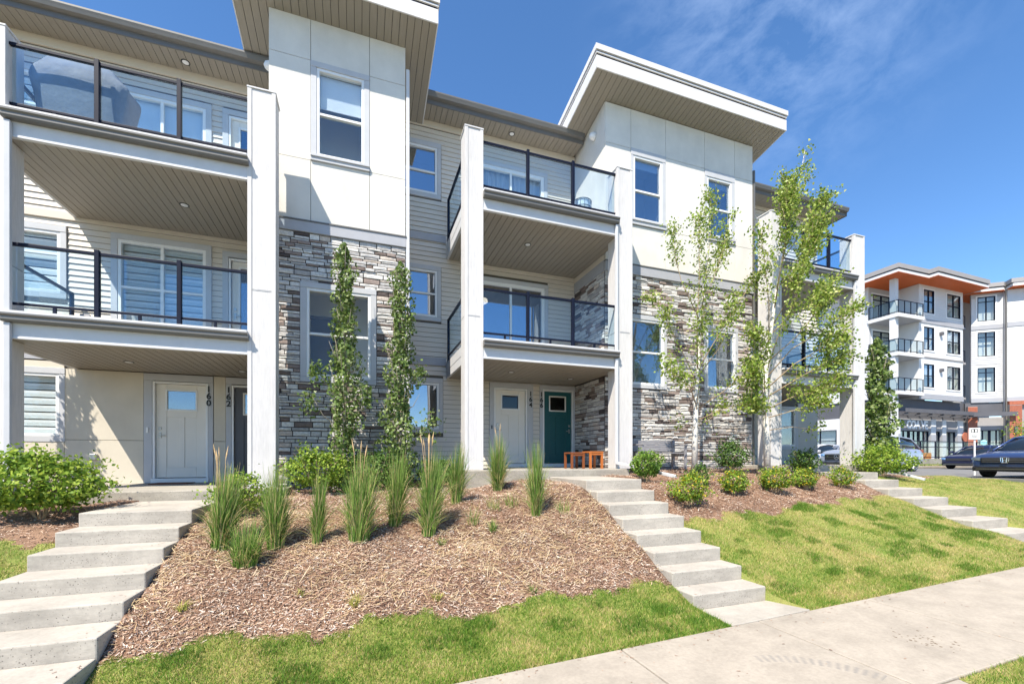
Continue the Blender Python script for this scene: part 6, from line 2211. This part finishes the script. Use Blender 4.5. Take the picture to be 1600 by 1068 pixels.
np_mesh('lawn_grass', np.concatenate([P - sd_, P + sd_, tip]), np.stack([np.arange(n), np.arange(n) + n, np.arange(n) + 2 * n], 1), M['lawn'], rg.random(n), kind='stuff', nv=3)

# parking sign
sx, sy = 22.0, 9.85
ps = empty('parking_sign', (sx, sy, -0.63), 'white parking sign on a white post behind the blue car', 'sign')
MB().tube([(sx, sy, -0.63), (sx, sy, 1.15)], 0.028, 8).build('post', M['sign_white'], ps)
fsn = frame((sx, sy), (0.35, -0.937))
b_ = MB(fsn).box(-0.15, -0.05, 0.72, 0.15, -0.03, 1.16).build('sign_panel', M['sign_white'], ps, bevel=0.006)
q = MB(fsn)
q.ring(-0.085, 0.98, 0.085, 1.12, 0.018, -0.054, -0.0505)
q.box(-0.02, -0.054, 1.0, 0.015, -0.0505, 1.1); q.box(-0.09, -0.054, 0.90, 0.09, -0.0505, 0.915); q.box(-0.07, -0.054, 0.85, 0.07, -0.0505, 0.865); q.box(-0.06, -0.054, 0.79, 0.06, -0.0505, 0.81)
q.build('sign_print', M['black'], b_)


# ------------------------------------------------------------------ parked cars, noses towards the townhouses
def car(x, y, rz, kind, pnt, label, z=-0.63, emblem=None):
    root = empty('parked_car', (x, y, z), label, 'car', 'cars parked beside the townhouses', rz)
    suv = kind == 'suv'
    H = 1.70 if suv else 1.43
    Lh = 2.45
    if suv:
        st = [(2.45, .78, .42, .82), (2.36, .88, .34, .98), (2.05, .93, .26, 1.05), (1.2, .96, .24, 1.12), (0.2, .97, .24, 1.10), (-1.0, .97, .24, 1.12), (-1.9, .95, .26, 1.14), (-2.35, .90, .34, 1.10), (-2.45, .80, .45, 0.95)]
        gh = [(1.25, .80, 1.13, 1.12), (0.55, .82, 1.10, 1.58), (0.0, .82, 1.10, 1.68), (-1.0, .82, 1.12, 1.68), (-1.75, .80, 1.13, 1.60), (-2.28, .76, 1.12, 1.16)]
    else:
        st = [(2.45, .74, .30, .66), (2.36, .86, .24, .76), (2.05, .91, .20, .83), (1.3, .93, .18, .92), (0.2, .94, .18, .92), (-1.0, .94, .18, .95), (-1.9, .92, .22, .99), (-2.35, .86, .30, .97), (-2.45, .76, .42, .80)]
        gh = [(1.35, .76, .93, .94), (0.45, .74, .91, 1.34), (-0.2, .73, .91, 1.43), (-0.9, .72, .93, 1.40), (-1.55, .72, .95, 1.22), (-2.1, .74, .97, .99)]
    secs = [(xx, [(0, lo), (w * .92, lo), (w, lo + .14), (w, (lo + hi) / 2 + .05), (w * .98, hi - .10), (w * .86, hi - .01), (w * .5, hi + .015), (0, hi + .02)]) for xx, w, lo, hi in st]
    body = MB().loft(secs).build('body', M[pnt], root, smooth=True, local=True, fix=True)
    md = body.modifiers.new('sub', 'SUBSURF'); md.levels = 1; md.render_levels = 2
    g = MB().loft([(xx, [(0, zb - .05), (w, zb - .04), (w * .97, zb + (zt - zb) * .45), (w * .80, zt - .015), (w * .5, zt), (0, zt + .01)]) for xx, w, zb, zt in gh]).build('windows', M['car_glass'], root, smooth=True, local=True, fix=True)
    # roof skin and pillars
    rs = [q for q in gh[1:-1]]
    MB().loft([(xx, [(0, zt - .005), (w * .80, zt - .02), (w * .82, zt), (w * .5, zt + .018), (0, zt + .028)]) for xx, w, zb, zt in rs]).build('roof', M[pnt], root, smooth=True, local=True, fix=True)
    for s in (1, -1):
        a, b = gh[0], gh[1]
        c, d = gh[-2], gh[-1]
        mid = gh[3]
        MB().tube([(a[0] + .03, s * a[1] * .98, a[2] - .02), (b[0], s * b[1] * .83, b[3] - .01)] + [(q[0], s * q[1] * .82, q[3] - .01) for q in gh[2:-2]] + [(c[0], s * c[1] * .83, c[3] - .01), (d[0], s * d[1] * .98, d[2])],
                  [.035, .032] + [.03] * len(gh[2:-2]) + [.04, .05], 6).build('roof_pillar', M[pnt], root, smooth=True, local=True)
        MB().tube([(mid[0] + .25, s * mid[1] * 1.0, mid[2] - .03), (mid[0] + .2, s * mid[1] * .84, mid[3] - .02)], 0.03, 6).build('door_pillar', M[pnt], root, smooth=True, local=True)
    # front: grille, lamps, lower intake, plate
    hi = st[1][3]
    f = 2.47
    gz0_, gz1_ = (hi - .42, hi - .13) if suv else (hi - .27, hi - .10)
    gr = MB().box(f - .08, -.58, gz0_, f + .008, .58, gz1_).build('grille', M['black'], root, local=True, bevel=0.02)
    qb = MB()
    for k in range(3):
        zz = gz0_ + (k + .7) * (gz1_ - gz0_) / 3.4
        qb.box(f + .008, -.54, zz - .006, f + .016, .54, zz + .006)
    qb.build('grille_bar', M['apt_dark' if not suv else 'metal'], gr, local=True)
    for s in (1, -1):
        MB().hexa([(f - .20, s * .60, gz1_ - .10), (f - .02, s * .60, gz1_ - .10), (f - .06, s * .84, gz1_ - .07), (f - .35, s * .90, gz1_ - .05), (f - .22, s * .60, gz1_ + .01), (f - .03, s * .60, gz1_ + .01), (f - .09, s * .84, gz1_ + .02), (f - .37, s * .90, gz1_ + .02)]).build('headlight', M['chrome'], root, local=True, bevel=0.01, fix=True)
    MB().box(f - .12, -.80, st[1][2] - .02, f + .0, .80, st[1][2] + .13).build('lower_intake', M['black'], root, local=True, bevel=0.03)
    MB().box(f - .02, -.70, st[1][2] + .045, f + .006, .70, st[1][2] + .06).build('chin_trim', M['metal'], root, local=True)
    for s in (1, -1):
        MB().box(1.0, s * .98 - .10, gh[0][2] + .03, 1.18, s * .98 + .10, gh[0][2] + .17).build('mirror', M[pnt], root, local=True, bevel=0.03)
        MB().hexa([(-2.44, s * .55, hi - .05), (-2.30, s * .90, hi - .05), (-2.20, s * .91, hi - .05), (-2.40, s * .5, hi - .05), (-2.44, s * .55, hi + .10), (-2.30, s * .90, hi + .10), (-2.20, s * .91, hi + .10), (-2.40, s * .5, hi + .10)]).build('tail_lamp', M['brick_red'], root, local=True, fix=True)
    e = MB(); ez = (gz0_ + gz1_) / 2; ex = f + .022
    if emblem == 'star':
        R = .115
        e.tube([(ex, R * math.cos(k * math.pi / 12), ez + R * math.sin(k * math.pi / 12)) for k in range(25)], .011, 6, cap=False)
        for k in range(3):
            a = math.pi / 2 + k * 2 * math.pi / 3
            e.tube([(ex, 0, ez), (ex, R * math.cos(a), ez + R * math.sin(a))], [.022, .006], 6)
    elif emblem == 'h':
        pts = [(-.10, .085), (.10, .085), (.09, -.02), (.07, -.075), (-.07, -.075), (-.09, -.02), (-.10, .085)]
        e.tube([(ex, a, ez + b) for a, b in pts], .010, 6)
        e.tube([(ex, -.055, ez + .075), (ex, -.04, ez - .065)], .013, 6); e.tube([(ex, .055, ez + .075), (ex, .04, ez - .065)], .013, 6); e.tube([(ex, -.045, ez), (ex, .045, ez)], .012, 6)
    if emblem:
        e.build('emblem', M['chrome'], gr, local=True)
    # wheels
    R = .36 if suv else .335
    for wx in (1.50, -1.48):
        for s in (1, -1):
            yo = s * (st[4][1] - .02)
            w = MB().tube([(wx, yo - s * .22, R), (wx, yo - s * .21, R), (wx, yo - s * .02, R), (wx, yo + s * .015, R)], [R * .86, R, R, R * .9], 28).build('wheel', M['tyre'], root, smooth=False, local=True)
            MB().tube([(wx, yo - s * .1, R), (wx, yo + s * .018, R)], R * .74, 24).build('rim_well', M['rim_dark'], w, local=True)
            sp = MB()
            for k in range(12):
                a = k * math.pi / 6
                sp.tube([(wx, yo + s * .024, R), (wx + R * .70 * math.cos(a), yo + s * .022, R + R * .70 * math.sin(a))], [.022, .014], 5)
            sp.tube([(wx + R * .72 * math.cos(k * math.pi / 14), yo + s * .02, R + R * .72 * math.sin(k * math.pi / 14)) for k in range(29)], .016, 5, cap=False)
            sp.build('rim', M['rim'], w, local=True)
            ar = MB()
            ar.tube([(wx + (R + .045) * math.cos(t_), yo + s * .004, R + (R + .045) * math.sin(t_)) for t_ in np.linspace(0.12, math.pi - .12, 16)], .045, 6)
            ar.build('wheel_arch', M['black' if not suv else pnt], root, local=True, smooth=True)
    return root


car(21.85, 7.95, math.pi, 'sedan', 'paint_blue', 'dark blue sedan, its grille facing the lawn', emblem='h')
car(23.95, 14.55, math.pi, 'suv', 'paint_silver', 'silver blue car partly hidden behind the last column and shrub', emblem='star')
car(24.6, 17.9, math.pi, 'sedan', 'paint_white', 'white car behind the silver one, seen through the end porch')
car(35.9, 15.7, math.pi, 'sedan', 'paint_navy', 'navy car far off between the silver car and the blue sedan')
shrub_args = None
rt = empty('young_tree', (37.2, 14.4, -0.63), 'young yellow green tree at the right edge, above the blue car roof', 'tree')
MB().tube([(37.2, 14.4, -0.63), (37.2, 14.4, 1.2)], [0.04, 0.02], 6).build('trunk', M['stem_dark'], rt)
rg = np.random.default_rng(90)
C = rg.normal(0, 1, (500, 3)) * [0.45, 0.4, 0.4] + [37.2, 14.4, 1.55]
foliage(C, 0.12, 'leaf_gold', rt, rg)
